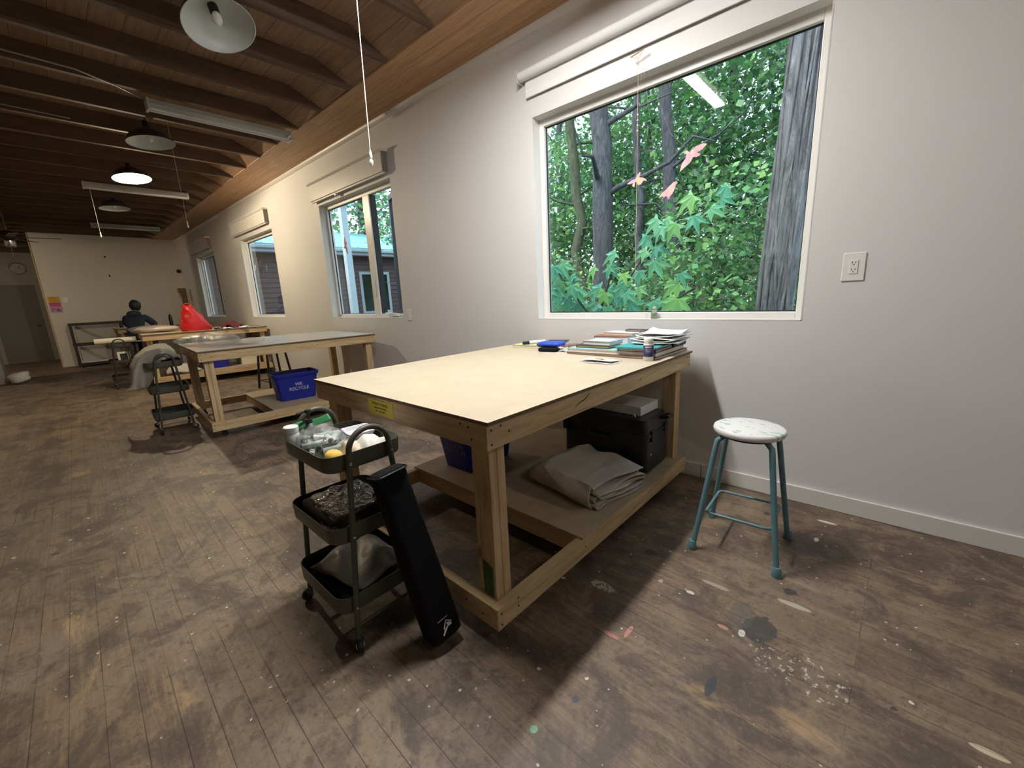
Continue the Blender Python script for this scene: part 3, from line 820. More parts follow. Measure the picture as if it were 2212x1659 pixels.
def tree(lab, base, top, r0, r1, bark, crowns, seed, leafm, size, group=None, bends=0.06, twigs=6, name='forest_tree'):
    rnd = random.Random(seed)
    t = thing(name, lab, 'tree', base, 0, group)
    v = Vector(top) - Vector(base)
    pts = []; rad = []
    for k in range(13):
        f = k / 12
        pts.append(v * f + Vector((rnd.uniform(-1, 1) * bends, rnd.uniform(-1, 1) * bends, 0)) * (1 if 0 < k < 12 else 0))
        rad.append((r0 + (r1 - r0) * f) * rnd.uniform(0.95, 1.06) * (1.35 if k == 0 else 1))
    MB().tube(pts, rad, 14).build('trunk', bark, t, smooth=60)
    for k in range(twigs):
        f = rnd.uniform(0.35, 0.92); p = v * f
        a = rnd.uniform(0, 6.28); L = rnd.uniform(0.9, 2.2)
        q = [p]
        for m in range(1, 6):
            q.append(p + Vector((math.cos(a), math.sin(a), 0.35)) * L * m / 5 + Vector((rnd.uniform(-1, 1), rnd.uniform(-1, 1), rnd.uniform(-1, 1))) * 0.09 * m / 2)
        MB().tube(q, [max(0.007, r1 * 0.36 * (1 - m / 6)) for m in range(6)], 7).build('branch', bark, t, smooth=60)
    if crowns:
        mb = MB()
        for c, r, n in crowns: leaf_quads(mb, rnd, Vector(c) - Vector(base), r, n, size)
        mb.build('foliage', leafm, t, normals=False)
    return t

G = 'trees in the forest behind the big window'
tree('straight grey trunk left of centre in the big window, thickest of the middle trunks', (-4.22, 7.5, -0.6), (-4.47, 7.5, 7.2), 0.20, 0.17, 'bark', [((-5.6, 11.6, 4.0), (2.6, 0.9, 2.2), 3200), ((-4.4, 11.6, 7.0), (2.4, 1.0, 1.5), 1500)], 1, 'leafA', 0.14, G)
tree('slim dark trunk just behind the hanging string of paper birds', (-4.68, 10.0, -0.6), (-4.95, 10.0, 9.0), 0.10, 0.08, 'bark', [((-5.2, 12.4, 4.2), (2.8, 1.1, 3.0), 3600)], 2, 'leafA', 0.16, G)
tree('mid grey trunk behind the lower right paper bird', (-3.18, 8.5, -0.6), (-3.75, 8.5, 8.0), 0.125, 0.10, 'bark', [((-2.6, 11.2, 3.4), (2.2, 0.9, 2.3), 3600), ((-3.0, 11.4, 6.4), (2.4, 1.0, 1.5), 1500)], 3, 'leafA', 0.15, G)
tree('mossy thin trunk near the left edge of the big window', (-5.85, 9.5, -0.6), (-6.75, 9.6, 8.0), 0.15, 0.10, 'moss', [((-8.0, 11.4, 3.6), (2.2, 1.1, 2.6), 3600)], 4, 'leafA', 0.15, G, 0.12, 9)
e = tree('large ivy-wrapped trunk leaning at the right edge of the big window', (-0.885, 4.75, -0.6), (-0.69, 4.75, 6.0), 0.160, 0.112, 'bark2', [], 5, 'leafA', 0.13, G, 0.010, 0)
rv = random.Random(8)
for k in range(9):
    q = []; a0 = rv.uniform(3.4, 6.0); tw = rv.uniform(-2.2, 2.2)
    for m in range(22):
        f = m / 21; rr_ = 0.160 + (0.112 - 0.160) * (0.05 + f * 0.70) + 0.004
        a = a0 + tw * f + 0.25 * math.sin(5 * f + k)
        z = -0.3 + 4.6 * f
        q.append((0.195 * (z + 0.6) / 6.6 + rr_ * math.cos(a), rr_ * math.sin(a), z + 0.6))
    MB().tube(q, rv.uniform(0.009, 0.021), 7).build('ivy_stem', 'bark2', e, smooth=60)
bgt = [(-9.5, 13.5, 0), (-6.6, 14.5, 1), (-3.8, 13.0, 0), (-1.2, 11.0, 1), (-8.2, 18.0, 0), (-3.0, 18.5, 1), (-12.5, 16.0, 0), (0.6, 8.5, 0), (0.8, 14.0, 1)]
lab_b = ['dark green leafy tree deep in the forest behind the left of the big window', 'dense green tree filling the middle background of the big window', 'leafy green tree behind the mid grey trunk', 'bright leafy tree beside the ivy-wrapped trunk', 'tall distant tree behind the mossy thin trunk', 'tall distant tree high in the middle of the big window', 'distant tree between forest and metal roofed wing', 'green tree hidden behind the ivy-wrapped trunk', 'far green tree at the right of the forest']
for i, (x, y, k) in enumerate(bgt):
    rnd = random.Random(40 + i)
    tree(lab_b[i], (x, y, -0.6), (x + rnd.uniform(-0.4, 0.4), y, 9.5), 0.16, 0.08, 'bark', [((x, y, 2.2), (2.3, 1.4, 2.2), 4200), ((x + 0.5, y + 0.4, 5.6), (2.4, 1.5, 2.4), 3300), ((x - 0.4, y + 0.6, 9.2), (2.5, 1.5, 2.0), 1200)], 60 + i, 'leafB' if k else 'leafA', 0.155, G, 0.1, 5)
for i, (x, y, z, lab) in enumerate(((-5.6, 7.6, 0.7, 'leafy green shrub low at the left of the big window'), (-2.6, 7.2, 0.9, 'leafy green shrub low in the middle of the big window'), (-1.5, 6.6, 1.6, 'leafy green shrub left of the ivy-wrapped trunk'), (-4.2, 9.0, 0.6, 'leafy green shrub around the foot of the thick grey trunk'))):
    rnd = random.Random(90 + i); t = thing('forest_shrub', lab, 'shrub', (x, y, -0.6), 0, 'undergrowth shrubs')
    for k in range(5):
        MB().tube([(0, 0, 0), (rnd.uniform(-0.3, 0.3), rnd.uniform(-0.2, 0.2), 1.0), (rnd.uniform(-0.9, 0.9), rnd.uniform(-0.4, 0.4), z + 1.4)], [0.02, 0.014, 0.006], 6).build('stem', 'moss', t)
    mb = MB(); leaf_quads(mb, rnd, Vector((0, 0, z + 0.6)), (1.5, 0.8, 1.35), 2800, 0.10, 0.1); mb.build('foliage', 'leafA', t, normals=False)

# broad maple leaves close outside the glass
LOBE = []
for a, l in ((90, 1.0), (40, 0.86), (140, 0.86), (-15, 0.58), (195, 0.58)):
    LOBE.append((a, l))
def maple_leaf(mb, p, d, nrm, s, tone):
    y = d.normalized(); x = y.cross(nrm).normalized(); z = x.cross(y)
    out = [(0.0, 0.0, 0.0)]
    order = [(-15, 0.58), (12, 0.34), (40, 0.86), (66, 0.46), (90, 1.0), (114, 0.46), (140, 0.86), (168, 0.34), (195, 0.58)]
    vs = [p]
    for a, l in order:
        if l > 0.5:
            for da, dl in ((-9, 0.70), (0, 1.0), (9, 0.70)):
                aa = R(a + da); q = l * dl
                vs.append(p + (x * math.cos(aa) + y * (math.sin(aa) + 0.16)) * q * s - z * (0.30 * q * q * s) )
        else:
            aa = R(a); vs.append(p + (x * math.cos(aa) + y * (math.sin(aa) + 0.16)) * l * s - z * (0.02 * s))
    mb.add(vs, [(0, i, i + 1) for i in range(1, len(vs) - 1)])
    mb.tone += [tone] * len(vs)
rm = random.Random(21)
mp_ = thing('maple_sapling', 'young maple with broad drooping leaves close outside the big window', 'maple', (-2.3, 4.3, -0.6))
mb = MB(); mb.tone = []
stems = [[(0, 0, 0), (0.0, 0, 1.2), (0.15, -0.1, 1.9), (0.52, -0.2, 2.35), (0.95, -0.25, 2.62)], [(0, 0, 0.9), (-0.2, -0.1, 1.5), (-0.55, -0.2, 1.95), (-0.75, -0.2, 2.25)], [(0, 0, 1.1), (0.45, -0.1, 1.6), (0.9, -0.15, 1.85)], [(0.0, 0, 0.8), (-0.5, -0.1, 1.35), (-0.95, -0.1, 1.7)], [(-0.05, 0, 1.1), (-0.1, -0.15, 1.7), (0.05, -0.2, 2.05)]]
for q in stems:
    MB().tube(q, [0.016 - 0.003 * i for i in range(len(q))], 6).build('stem', 'moss', mp_, smooth=60)
    for i in range(len(q) - 1):
        a, b = Vector(q[i]), Vector(q[i + 1])
        if b.z < 1.45: continue
        for _ in range(15 if b.x < -0.3 else 11):
            p = a.lerp(b, rm.random()) + Vector((rm.gauss(0, 0.10), rm.gauss(0, 0.10), rm.gauss(0.02, 0.09)))
            az = rm.uniform(0, 6.28)
            d = Vector((math.cos(az), -0.25, rm.uniform(-1.3, -0.35)))
            maple_leaf(mb, p, d, Vector((rm.gauss(0.1, 0.35), rm.gauss(-0.9, 0.35), 0.8)), rm.uniform(0.12, 0.20), rm.random())
mb.build('leaves', 'leafC', mp_, normals=False)

# neighbouring wing: siding wall, fascia, metal roof, window; porch post
wing = thing('neighbour_wing', 'purple-brown sided wing with blue-green metal roof outside the small windows', 'building', (-14.2, 7.5, -0.6))
sd = MB()
for k in range(24):
    z0 = k * 0.15
    sd.loft([[(-0.0, y, z0), (0.022, y, z0), (0.004, y, z0 + 0.15), (0.0, y, z0 + 0.15)] for y in (-4.5, 5.5)])
sd.box(-0.3, 0, -4.5, 5.5, 0, 3.58)
sd.build('siding_wall', 'siding', wing)
MB().box(-0.02, 0.38, -4.5, 5.8, 3.42, 3.60).build('fascia', 'fascia', wing)
MB().box(0.36, 0.46, -4.5, 5.8, 3.52, 3.62).build('gutter', 'fascia', wing, bevel=0.02)
rf = MB().loft([[(0.45, y, 3.62), (-3.2, y, 4.66), (-3.2, y, 4.70), (0.45, y, 3.66)] for y in (-4.5, 5.9)])
for k in range(24):
    y = -4.3 + k * 0.43
    rf.loft([[(0.45, y + a, 3.66), (-3.2, y + a, 4.70), (-3.2, y + a, 4.73), (0.45, y + a, 3.69)] for a in (0, 0.025)])
rf.build('metal_roof', 'metalroof', wing)
wf = MB().box(0.0, 0.05, 0.15, 0.24, 1.4, 2.9).box(0.0, 0.05, 1.25, 1.34, 1.4, 2.9).box(0, 0.05, 0.24, 1.25, 1.4, 1.5).box(0, 0.05, 0.24, 1.25, 2.8, 2.9).build('wing_window', 'fascia', wing)
MB().box(0.0, 0.028, 0.24, 1.25, 1.5, 2.8).build('wing_pane', M('dark_green_glass', (0.012, 0.03, 0.02), 0.1), wf)
pp = thing('porch_post', 'pale blue-white porch post outside the casement window', 'post', (-8.72, 4.5, -0.6))
MB().box(-0.065, 0.065, -0.065, 0.065, 0.12, 3.9).build('post_shaft', M('pale_post_paint', (0.55, 0.66, 0.74), 0.5), pp)
MB().box(-0.12, 0.12, -0.12, 0.12, 0, 0.14).build('post_foot', 'fascia', pp)
MB().box(-1.2, 0.25, -0.10, 0.10, 3.9, 4.12).build('porch_beam', 'darkframe', pp)
tree('leafy tree rising behind the metal roof outside the casement window', (-18.5, 10.5, -0.6), (-18.5, 10.5, 8.0), 0.2, 0.1, 'bark', [((-18.5, 10.0, 5.6), (2.2, 3.0, 2.0), 2600), ((-18.5, 13.5, 6.4), (2.2, 3.0, 2.6), 2600)], 77, 'leafA', 0.2, None, 0.1, 4, 'roofside_tree')
tree('bright green tree leaning in front of the metal roof', (-10.8, 8.6, -0.6), (-11.2, 8.0, 4.0), 0.07, 0.03, 'bark', [((-11.2, 7.9, 3.35), (0.7, 0.9, 0.55), 700)], 78, 'leafC', 0.13, None, 0.1, 4, 'roofside_tree')

# ---------------------------------------------------------------- work tables
def two_tone(o, mat):
    o.data.materials.append(MT[mat])
    for p_ in o.data.polygons:
        if abs(p_.normal.z) < 0.6 or p_.normal.z < 0: p_.material_index = 1

HX, HY = 0.66, 0.89
def make_table(lab, loc, rz, top='mdf', dz=0.0):
    t = thing('work_table', lab, 'table', loc, rz, 'lumber work tables along the window wall')
    zt, za, zb = 0.874 + dz, 0.861 + dz, 0.08 + dz
    o = MB().box(-HX - 0.007, HX + 0.012, -HY - 0.004, HY, za, zt).build('tabletop', top, t, bevel=0.001); two_tone(o, 'mdfedge')
    for s in (-1, 1):
        MB().box(s * HX - (0.038 if s > 0 else 0), s * HX + (0 if s > 0 else 0.038), -HY, HY, za - 0.089, za - 0.001).build('apron_board', 'piney', t, bevel=0.0025)
        MB().box(-HX + 0.038, HX - 0.038, s * HY - (0.038 if s > 0 else 0), s * HY + (0 if s > 0 else 0.038), za - 0.089, za - 0.001).build('apron_board', 'pinex', t, bevel=0.0025)
        MB().box(s * HX - (0.038 if s > 0 else 0), s * HX + (0 if s > 0 else 0.038), -HY, HY, zb, zb + 0.089).build('base_rail', 'piney', t, bevel=0.0025)
        MB().box(-HX + 0.038, HX - 0.038, s * HY - (0.038 if s > 0 else 0), s * HY + (0 if s > 0 else 0.038), zb, zb + 0.089).build('base_rail', 'pinex', t, bevel=0.0025)
        for s2 in (-1, 1):
            xa = s * (HX - 0.040); xb = s * (HX - 0.129)
            ya = s2 * (HY - 0.040); yb = s2 * (HY - 0.0775); yc = s2 * (HY - 0.079); yd = s2 * (HY - 0.117)
            lg = MB().box(min(xa, xb), max(xa, xb), min(ya, yb), max(ya, yb), zb + 0.002, za - 0.001).build('leg', 'pinez', t, bevel=0.0025)
            MB().box(min(xa, xb), max(xa, xb), min(yc, yd), max(yc, yd), zb + 0.002, za - 0.001).build('leg_stud', 'pinez', lg, bevel=0.0025)
            c = MB().tube([(s * (HX - 0.075), s2 * (HY - 0.1), zb), (s * (HX - 0.075), s2 * (HY - 0.1), zb - 0.03)], 0.022, 12)
            c.tube([(s * (HX - 0.075) - 0.014, s2 * (HY - 0.1), 0.03), (s * (HX - 0.075) + 0.014, s2 * (HY - 0.1), 0.03)], 0.03, 16)
            c.build('caster', 'rubber', t, smooth=40)
    MB().box(-HX + 0.002, HX - 0.001, -0.34, HY - 0.002, zb + 0.0892, zb + 0.101).build('shelf_board', 'shelf', t)
    MB().box(-HX + 0.038, HX - 0.038, -0.335, -0.297, zb, zb + 0.089).build('shelf_joist', 'pinex', t, bevel=0.0025)
    if dz: return t
    def hole(x, y, z, ax):
        T = Matrix.Rotation(R(90), 4, ax)
        MB().lathe([(0.0042, -0.0006), (0.0042, 0.0012)], (x, y, z), 8, T).build('screw', 'screw', t)
    for y, z in ((-HY + 0.02, 0.84), (-HY + 0.02, 0.79), (-HY + 0.065, 0.845), (-HY + 0.105, 0.815), (HY - 0.05, 0.84), (HY - 0.02, 0.79), (0.2, 0.815), (-HY + 0.02, 0.145), (-HY + 0.02, 0.10), (-HY + 0.11, 0.155), (-HY + 0.11, 0.12), (-0.32, 0.13), (HY - 0.03, 0.14)):
        hole(HX, y, z + dz, 'Y')
    for x, z in ((HX - 0.09, 0.84), (HX - 0.075, 0.80), (HX - 0.13, 0.845), (-HX + 0.06, 0.83), (-HX + 0.35, 0.80), (HX - 0.08, 0.115), (HX - 0.17, 0.13)):
        hole(x, -HY, z + dz, 'X')
    return t
T1 = make_table('large front wooden work table with clean tan top', (-1.573, 1.768, 0), -0.6)
ck = MB(); rk = random.Random(3); y = -0.40; z = 0.803; q = []
for k in range(10):
    f = k / 9; q.append((HX + 0.0007, -0.395 + 0.125 * f, 0.800 + 0.045 * f + 0.004 * math.sin(7 * f)))
ck.tube(q, [0.0006 + 0.0016 * math.sin(math.pi * k / 9) for k in range(10)], 6).build('wood_crack', 'screw', T1)
MB().box(-0.10, 0.102, -HY - 0.0012, -HY + 0.0002, 0.783, 0.851).build('yellow_sticker', M('yellow_sticker_film', (0.62, 0.50, 0.06), 0.5), T1)
stick = [o for o in T1.children if o.name.startswith('yellow_sticker')][0]
stick['label'] = 'yellow sticker with three lines of black print'
dk = M('black_ink', (0.03, 0.025, 0.01), 0.6)
Tn = lambda x, z: frame_T((x, -HY - 0.0014, z), (1, 0, 0), (0, 0, 1))
lettering("I'M NOT A DRAG", 0.0165, dk, stick, Tn(0.0, 0.832), depth=0.0003)
lettering("UNDERNEATH WHEELS", 0.0095, dk, stick, Tn(0.0, 0.815), depth=0.0003)
lettering("LIFT   AND   ROLL", 0.0095, dk, stick, Tn(0.0, 0.801), depth=0.0003)
tp = MB().add([(HX - 0.107, -HY + 0.0392, 0.315), (HX - 0.054, -HY + 0.0392, 0.296), (HX - 0.054, -HY + 0.0392, 0.172), (HX - 0.107, -HY + 0.0392, 0.172)], [(0, 1, 2, 3)])
tp.build('green_tape', M('green_masking_tape', (0.055, 0.13, 0.05), 0.8, var=0.35, scale=60), T1, solid=0.0006)
T2 = make_table('second wooden work table with greyed glossy top, behind the front one', (-5.39, 1.79, 0), -3.6, 'mdfgrey')
T3 = make_table('third wooden work table, carrying the red bag', (-9.42, 1.86, 0), -4.0, 'mdf', 0.025)
T4 = make_table('farthest work table, where the seated person works', (-13.45, 1.855, 0), 0.0, 'mdfgrey', 0.025)

# ---------------------------------------------------------------- olive utility carts
def make_cart(lab, loc, rz, mat='olive'):
    t = thing('utility_cart', lab, 'cart', loc, rz, 'three-tier metal utility carts')
    for s in (-1, 1):
        x = s * 0.215
        pts = [(x, -0.135, 0.055), (x, -0.078, 0.755)]
        for k in range(1, 12):
            a = math.pi - math.pi * k / 12
            pts.append((x, 0.078 * math.cos(a), 0.755 + 0.078 * math.sin(a)))
        pts += [(x, 0.078, 0.755), (x, 0.135, 0.055)]
        h = MB().tube(pts, 0.0105, 12).build('end_frame', mat, t, smooth=40)
        MB().tube([(x, -0.131, 0.098), (x, 0.131, 0.098)], 0.006, 8).build('cross_bar', mat, h)
        for z, hw in ((0.722, 0.081), (0.452, 0.103), (0.176, 0.125)):
            for s2 in (-1, 1):
                MB().lathe([(0.006, 0), (0.006, 0.0125), (0.004, 0.0145)], (x + s * 0.0, s2 * hw, z), 10, Matrix.Rotation(R(90 * s), 4, 'Y')).build('rivet', 'steel', h)
        for s2 in (-1, 1):
            c = MB().lathe([(0.013, 0.0), (0.013, 0.012), (0.006, 0.014)], (x, s2 * 0.135, 0.043), 12)
            a = R(35 * s + 50 * s2); T = Matrix.Translation((x, s2 * 0.135, 0)) @ Matrix.Rotation(a, 4, 'Z')
            c.box(-0.004, 0.022, -0.015, -0.012, 0.02, 0.045, T).box(-0.004, 0.022, 0.012, 0.015, 0.02, 0.045, T)
            cs = c.build('caster', 'steel', t)
            MB().lathe([(0.022, -0.009), (0.024, -0.006), (0.024, 0.006), (0.022, 0.009)], (0, 0, 0), 18, T @ Matrix.Translation((0.014, 0, 0.024)) @ Matrix.Rotation(R(90), 4, 'X')).build('wheel', 'rubber', cs, smooth=40)
    for z0, z1, hx, hy in ((0.688, 0.752, 0.197, 0.155), (0.418, 0.486, 0.199, 0.168), (0.138, 0.212, 0.200, 0.176)):
        th = 0.003; q = 0.055; b = 0.012
        rings = [rrect(-hx + b, hx - b, -hy + b, hy - b, q - b / 2, z0), rrect(-hx + 0.003, hx - 0.003, -hy + 0.003, hy - 0.003, q, z0 + 0.008), rrect(-hx, hx, -hy, hy, q, z1 - 0.003), rrect(-hx + 0.0005, hx - 0.0005, -hy + 0.0005, hy - 0.0005, q, z1), rrect(-hx + th, hx - th, -hy + th, hy - th, q - th, z1), rrect(-hx + th, hx - th, -hy + th, hy - th, q - th, z0 + 0.012), rrect(-hx + 0.015, hx - 0.015, -hy + 0.015, hy - 0.015, q - 0.015, z0 + 0.004)]
        MB().loft(rings).build('tray', mat, t, smooth=35)
    return t
C1 = make_cart('olive three-tier cart at the front, its trays full of art supplies', (-1.55, 0.680, 0), 0)
C2 = make_cart('olive three-tier cart with the draped canvas, beside the second table', (-5.72, 0.715, 0), -3)
C3 = make_cart('dark brown cart with a cream roll on top, beside the third table', (-9.75, 0.70, 0), -3, 'darkcart')

# ---------------------------------------------------------------- blue recycling bins
def make_bin(lab, loc, rz=0.0, text=True, side=None):
    t = thing('recycling_bin', lab, 'bin', loc, rz, 'blue recycling bins on the table shelves')
    z1 = 0.315; th = 0.004
    def rr(f, d, z): return rrect(-(0.122 + 0.034 * f) - d, (0.122 + 0.034 * f) + d, -(0.190 + 0.045 * f) - d, (0.190 + 0.045 * f) + d, 0.035 + d * 0.5, z)
    rings = [rr(0, 0, 0), rr(0.88, 0, 0.275), rr(0.89, 0.012, 0.277), rr(1, 0.013, z1 - 0.003), rr(1, 0.011, z1), rr(1, -th, z1), rr(0.02, -th, 0.006)]
    MB().loft(rings).build('bin_body', 'blue', t, smooth=35)
    if text:
        sl = 0.034 / 0.315
        lettering('WE\nRECYCLE', 0.052, 'print', t, frame_T((0.122 + 0.034 * 0.5 + 0.0015, 0.01, 0.155), (0, 1, 0), (sl, 0, 1)), 'printed_words')
    if side:
        sl = 0.045 / 0.315
        lettering(side, 0.040, 'dim_print', t, frame_T((0.015, -(0.190 + 0.045 * 0.52) - 0.0015, 0.165), (1, 0, 0), (0, -sl, 1)), 'printed_words', spacing=0.95)
    return t
make_bin('blue recycling bin under the front table, partly hidden by its near leg', (-1.975, 1.775, 0.1815), 2, True, 'CAPITAL\nREGION\nRECYCLES')
make_bin('blue WE RECYCLE bin on the shelf of the second table', (-5.165, 1.80, 0.1815), -6)
make_bin('dark blue recycling bin on the shelf of the third table', (-9.05, 1.86, 0.2065), -4, False)

# ---------------------------------------------------------------- stools
def tip(mb, p, r=0.019, h=0.045):
    return mb.lathe([(r * 1.05, 0), (r * 1.12, 0.006), (r * 0.95, h * 0.7), (r * 0.75, h)], p, 14)
def seat_paint():
    m, nt, N, L, p = _mat('paint_splashed_white_seat')
    co = objco(nt)
    a = noise(nt, mapping(nt, co, (1, 2.4, 1), (0, 0, R(30))), 10.0, 3, 0.5, 1.0)
    b = noise(nt, mapping(nt, co, (1, 1.6, 1), (0, 0, 1.2), (2, 5, 0)), 15.0, 3, 0.5, 1.2)
    c = mixc(nt, softstep(nt, a, 0.60, 0.61), (0.76, 0.75, 0.73), (0.40, 0.56, 0.47))
    c = mixc(nt, softstep(nt, b, 0.63, 0.64), c, (0.36, 0.40, 0.40))
    L.new(c, p.inputs['Base Color']); p.inputs['Roughness'].default_value = 0.45
    return m
st = thing('metal_stool', 'round-topped stool with white paint-splashed seat and teal legs by the wall', 'stool', (-0.432, 2.105, 0), 2.5)
MB().lathe([(0.135, 0.585), (0.146, 0.588), (0.151, 0.600), (0.148, 0.612), (0.140, 0.616)], (0, -0.012, 0), 48).build('seat', seat_paint(), st, smooth=50)
MB().lathe([(0.112, 0.569), (0.118, 0.572), (0.118, 0.5845)], (0, -0.012, 0), 32).build('seat_plate', 'black', st, smooth=40)
for sx, sy in ((-1, -1), (1, -1), (1, 1), (-1, 1)):
    a = Vector((sx * 0.178, sy * 0.180, 0.0)); b = Vector((sx * 0.108, sy * 0.098 - 0.008, 0.575))
    lg = MB().tube([a + (b - a) * 0.04, a.lerp(b, 0.9), a.lerp(b, 0.965), Vector((sx * 0.085, sy * 0.075 - 0.01, 0.576))], 0.0125, 14).build('leg', 'teal', st, smooth=50)
    tip(MB(), a).build('foot_tip', 'teal', lg, smooth=50)
rg = []
for cx, cy, a0 in ((1, -1, -90), (1, 1, 0), (-1, 1, 90), (-1, -1, 180)):
    for k in range(5):
        a = R(a0 + 90 * k / 4); rg.append((cx * 0.112 + 0.026 * math.cos(a), cy * 0.110 + 0.026 * math.sin(a), 0.190))
MB().tube(rg, 0.0065, 10, closed=True).build('foot_ring', 'teal', st, smooth=50)

def make_far_stool(lab, loc, rz, seat_mat, leg_mat, hs=0.56, w=0.15):
    t = thing('metal_stool', lab, 'stool', loc, rz)
    MB().box(-w, w, -w, w, hs, hs + 0.02).build('seat', seat_mat, t, bevel=0.012)
    for sx, sy in ((-1, -1), (1, -1), (1, 1), (-1, 1)):
        MB().tube([(sx * (w + 0.035), sy * (w + 0.035), 0), (sx * (w - 0.015), sy * (w - 0.015), hs)], 0.017, 10).build('leg', leg_mat, t)
    for z in (0.12,):
        d = w + 0.024
        for s in (-1, 1):
            MB().tube([(s * d, -d, z), (s * d, d, z)], 0.008, 8).build('rung', leg_mat, t)
            MB().tube([(-d, s * d, z), (d, s * d, z)], 0.008, 8).build('rung', leg_mat, t)
    return t
make_far_stool('black metal stool on the floor between the second and third tables', (-7.12, 2.22, 0), 8, 'black', 'black', 0.58)
make_far_stool('white-topped stool under the seated person', (-12.45, 1.22, 0), 60, 'white', 'black', 0.62)

# ---------------------------------------------------------------- black tube bag leaning on the front cart
tb = thing('tube_bag', 'long black padded bag leaning on the front cart, white emblem near its foot', 'bag', (-1.115, 0.770, 0.0))
ax = Vector((-0.162, -0.068, 0.665)); L_ = ax.length
zx = ax.normalized(); yx = Vector((0.08, 1, 0.0)); yx = (yx - zx * yx.dot(zx)).normalized(); xx = yx.cross(zx)
TB = Matrix(((xx.x, yx.x, zx.x, 0.0), (xx.y, yx.y, zx.y, 0.0), (xx.z, yx.z, zx.z, 0.022), (0, 0, 0, 1)))
rings = []
for k in range(15):
    f = k / 14; e_ = 0.86 if k in (0, 14) else 1.0
    hx_, hy_ = (0.046 + 0.003 * math.sin(6 * f)) * e_, (0.060 + 0.003 * math.sin(4 * f + 1)) * e_
    z = L_ * f + (0.01 if k == 0 else 0) - (0.01 if k == 14 else 0)
    if k == 1: z = 0.02
    if k == 13: z = L_ - 0.02
    rings.append([TB @ p for p in rrect(-hx_, hx_, -hy_, hy_, 0.018, z, 4)])
MB().loft(rings).build('bag_body', 'nylon', tb, smooth=50)
zp = [TB @ Vector((x, y, L_ - 0.022 + 0.004)) for x, y in [(p.x, p.y) for p in rrect(-0.0475, 0.0475, -0.0615, 0.0615, 0.02, 0)]]
MB().tube(zp, 0.0035, 6, closed=True).build('zipper', 'blackplastic', tb)
TF = TB @ frame_T((0.0495, 0.004, 0.058), (0, 1, 0), (0, 0, 1))
em = M('white_emblem', (0.62, 0.62, 0.62), 0.6)
mk = MB()
for seg, wd in (([(-0.021, -0.020), (0.0, 0.026)], 0.0013), ([(0.0, 0.026), (0.021, 0.010)], 0.0013), ([(-0.016, 0.0), (-0.004, 0.020)], 0.0014), ([(-0.024, -0.021), (-0.014, -0.012), (0.003, 0.004)], 0.0030)):
    mk.tube([TF @ Vector((a, b, 0.0)) for a, b in seg], wd, 6)
mk.prism([(-0.002, 0.018), (0.017, 0.009), (0.019, 0.0), (0.004, 0.0)], TF @ Matrix.Translation((0, 0, -0.001)), 0.003)
mk.tube([TF @ Vector((-0.03, 0.037, 0)), TF @ Vector((0.012, 0.037, 0))], 0.0007, 6)
mk.build('emblem_print', em, tb)

# ---------------------------------------------------------------- supplies in the front cart
def rag(name, lab, cat, c, size, seed, mat, amp=0.02, group=None, thick=0.004, rz=0.0):
    rnd = random.Random(seed); ph = [(rnd.uniform(4, 12), rnd.uniform(4, 12), rnd.uniform(0, 6.3)) for _ in range(5)]
    t = thing(name, lab, cat, c, rz, group)
    def fn(u, v):
        x, y = (u - 0.5) * size[0], (v - 0.5) * size[1]
        e_ = 1 - max(abs(2 * u - 1), abs(2 * v - 1)) ** 3
        z = sum(math.sin(a * u + b * v + p) for a, b, p in ph) / 5 * amp + size[2] * e_
        return (x + 0.2 * amp * math.sin(9 * v), y + 0.2 * amp * math.sin(8 * u), max(0.002, z + amp * 0.4))
    MB().grid(fn, 22, 22).build('cloth', mat, t, smooth=70, solid=thick)
    return t
zt_ = 0.694
# zip bag with paint tubes
zb = thing('zip_bag', 'clear zip bag with a green seal, full of paint tubes, on the top tray', 'bag', (-1.605, 0.625, zt_))
MB().loft(blob((0, 0, 0.045), (0.128, 0.088, 0.056), 5, 0.16, 26, 16, 0.8)).build('bag_film', 'bagfilm', zb, smooth=60)
def zs(u, v):
    x = -0.128 + 0.062 * u - 0.022 * v + 0.003 * math.sin(9 * u); y = -0.062 + 0.140 * u - 0.004 * v
    return (x, y, 0.074 + 0.026 * u + 0.024 * v + 0.004 * math.sin(7 * u))
MB().grid(zs, 24, 4).build('green_seal', 'greenzip', zb, smooth=60, solid=0.002)
MB().grid(lambda u, v: (-0.045 - 0.083 * v + 0.062 * u * v, -0.062 + 0.14 * u, 0.060 + 0.014 * v + 0.026 * u * v + 0.010 * math.sin(math.pi * u) * (1 - v)), 20, 3).build('bag_mouth', 'bagfilm', zb, smooth=60)
pt0 = thing('paint_tube', 'silver paint tube inside the clear zip bag on the front cart', 'paint tube', (0, 0, 0), 0, 'paint tubes in the zip bag')
MB().loft([[(x, 0.011 * math.cos(a) * (1 - 0.0 * f), 0.011 * math.sin(a) * (1.0 if f < 0.9 else 0.15)) for a in (6.283 * k / 12 for k in range(12))] for x, f in ((-0.04, 0.0), (-0.038, 0.1), (0.025, 0.5), (0.05, 1.0))]).build('foil_body', 'tubemetal', pt0, smooth=50)
MB().loft([[(x, 0.0115 * math.cos(a), 0.0115 * math.sin(a)) for a in (6.283 * k / 12 for k in range(12))] for x in (-0.02, 0.018)], False, False).build('tube_label', 'tubelabel', pt0, smooth=50)
MB().tube([(-0.052, 0, 0), (-0.04, 0, 0)], 0.007, 10).build('tube_cap', 'blackplastic', pt0)
rp = random.Random(12)
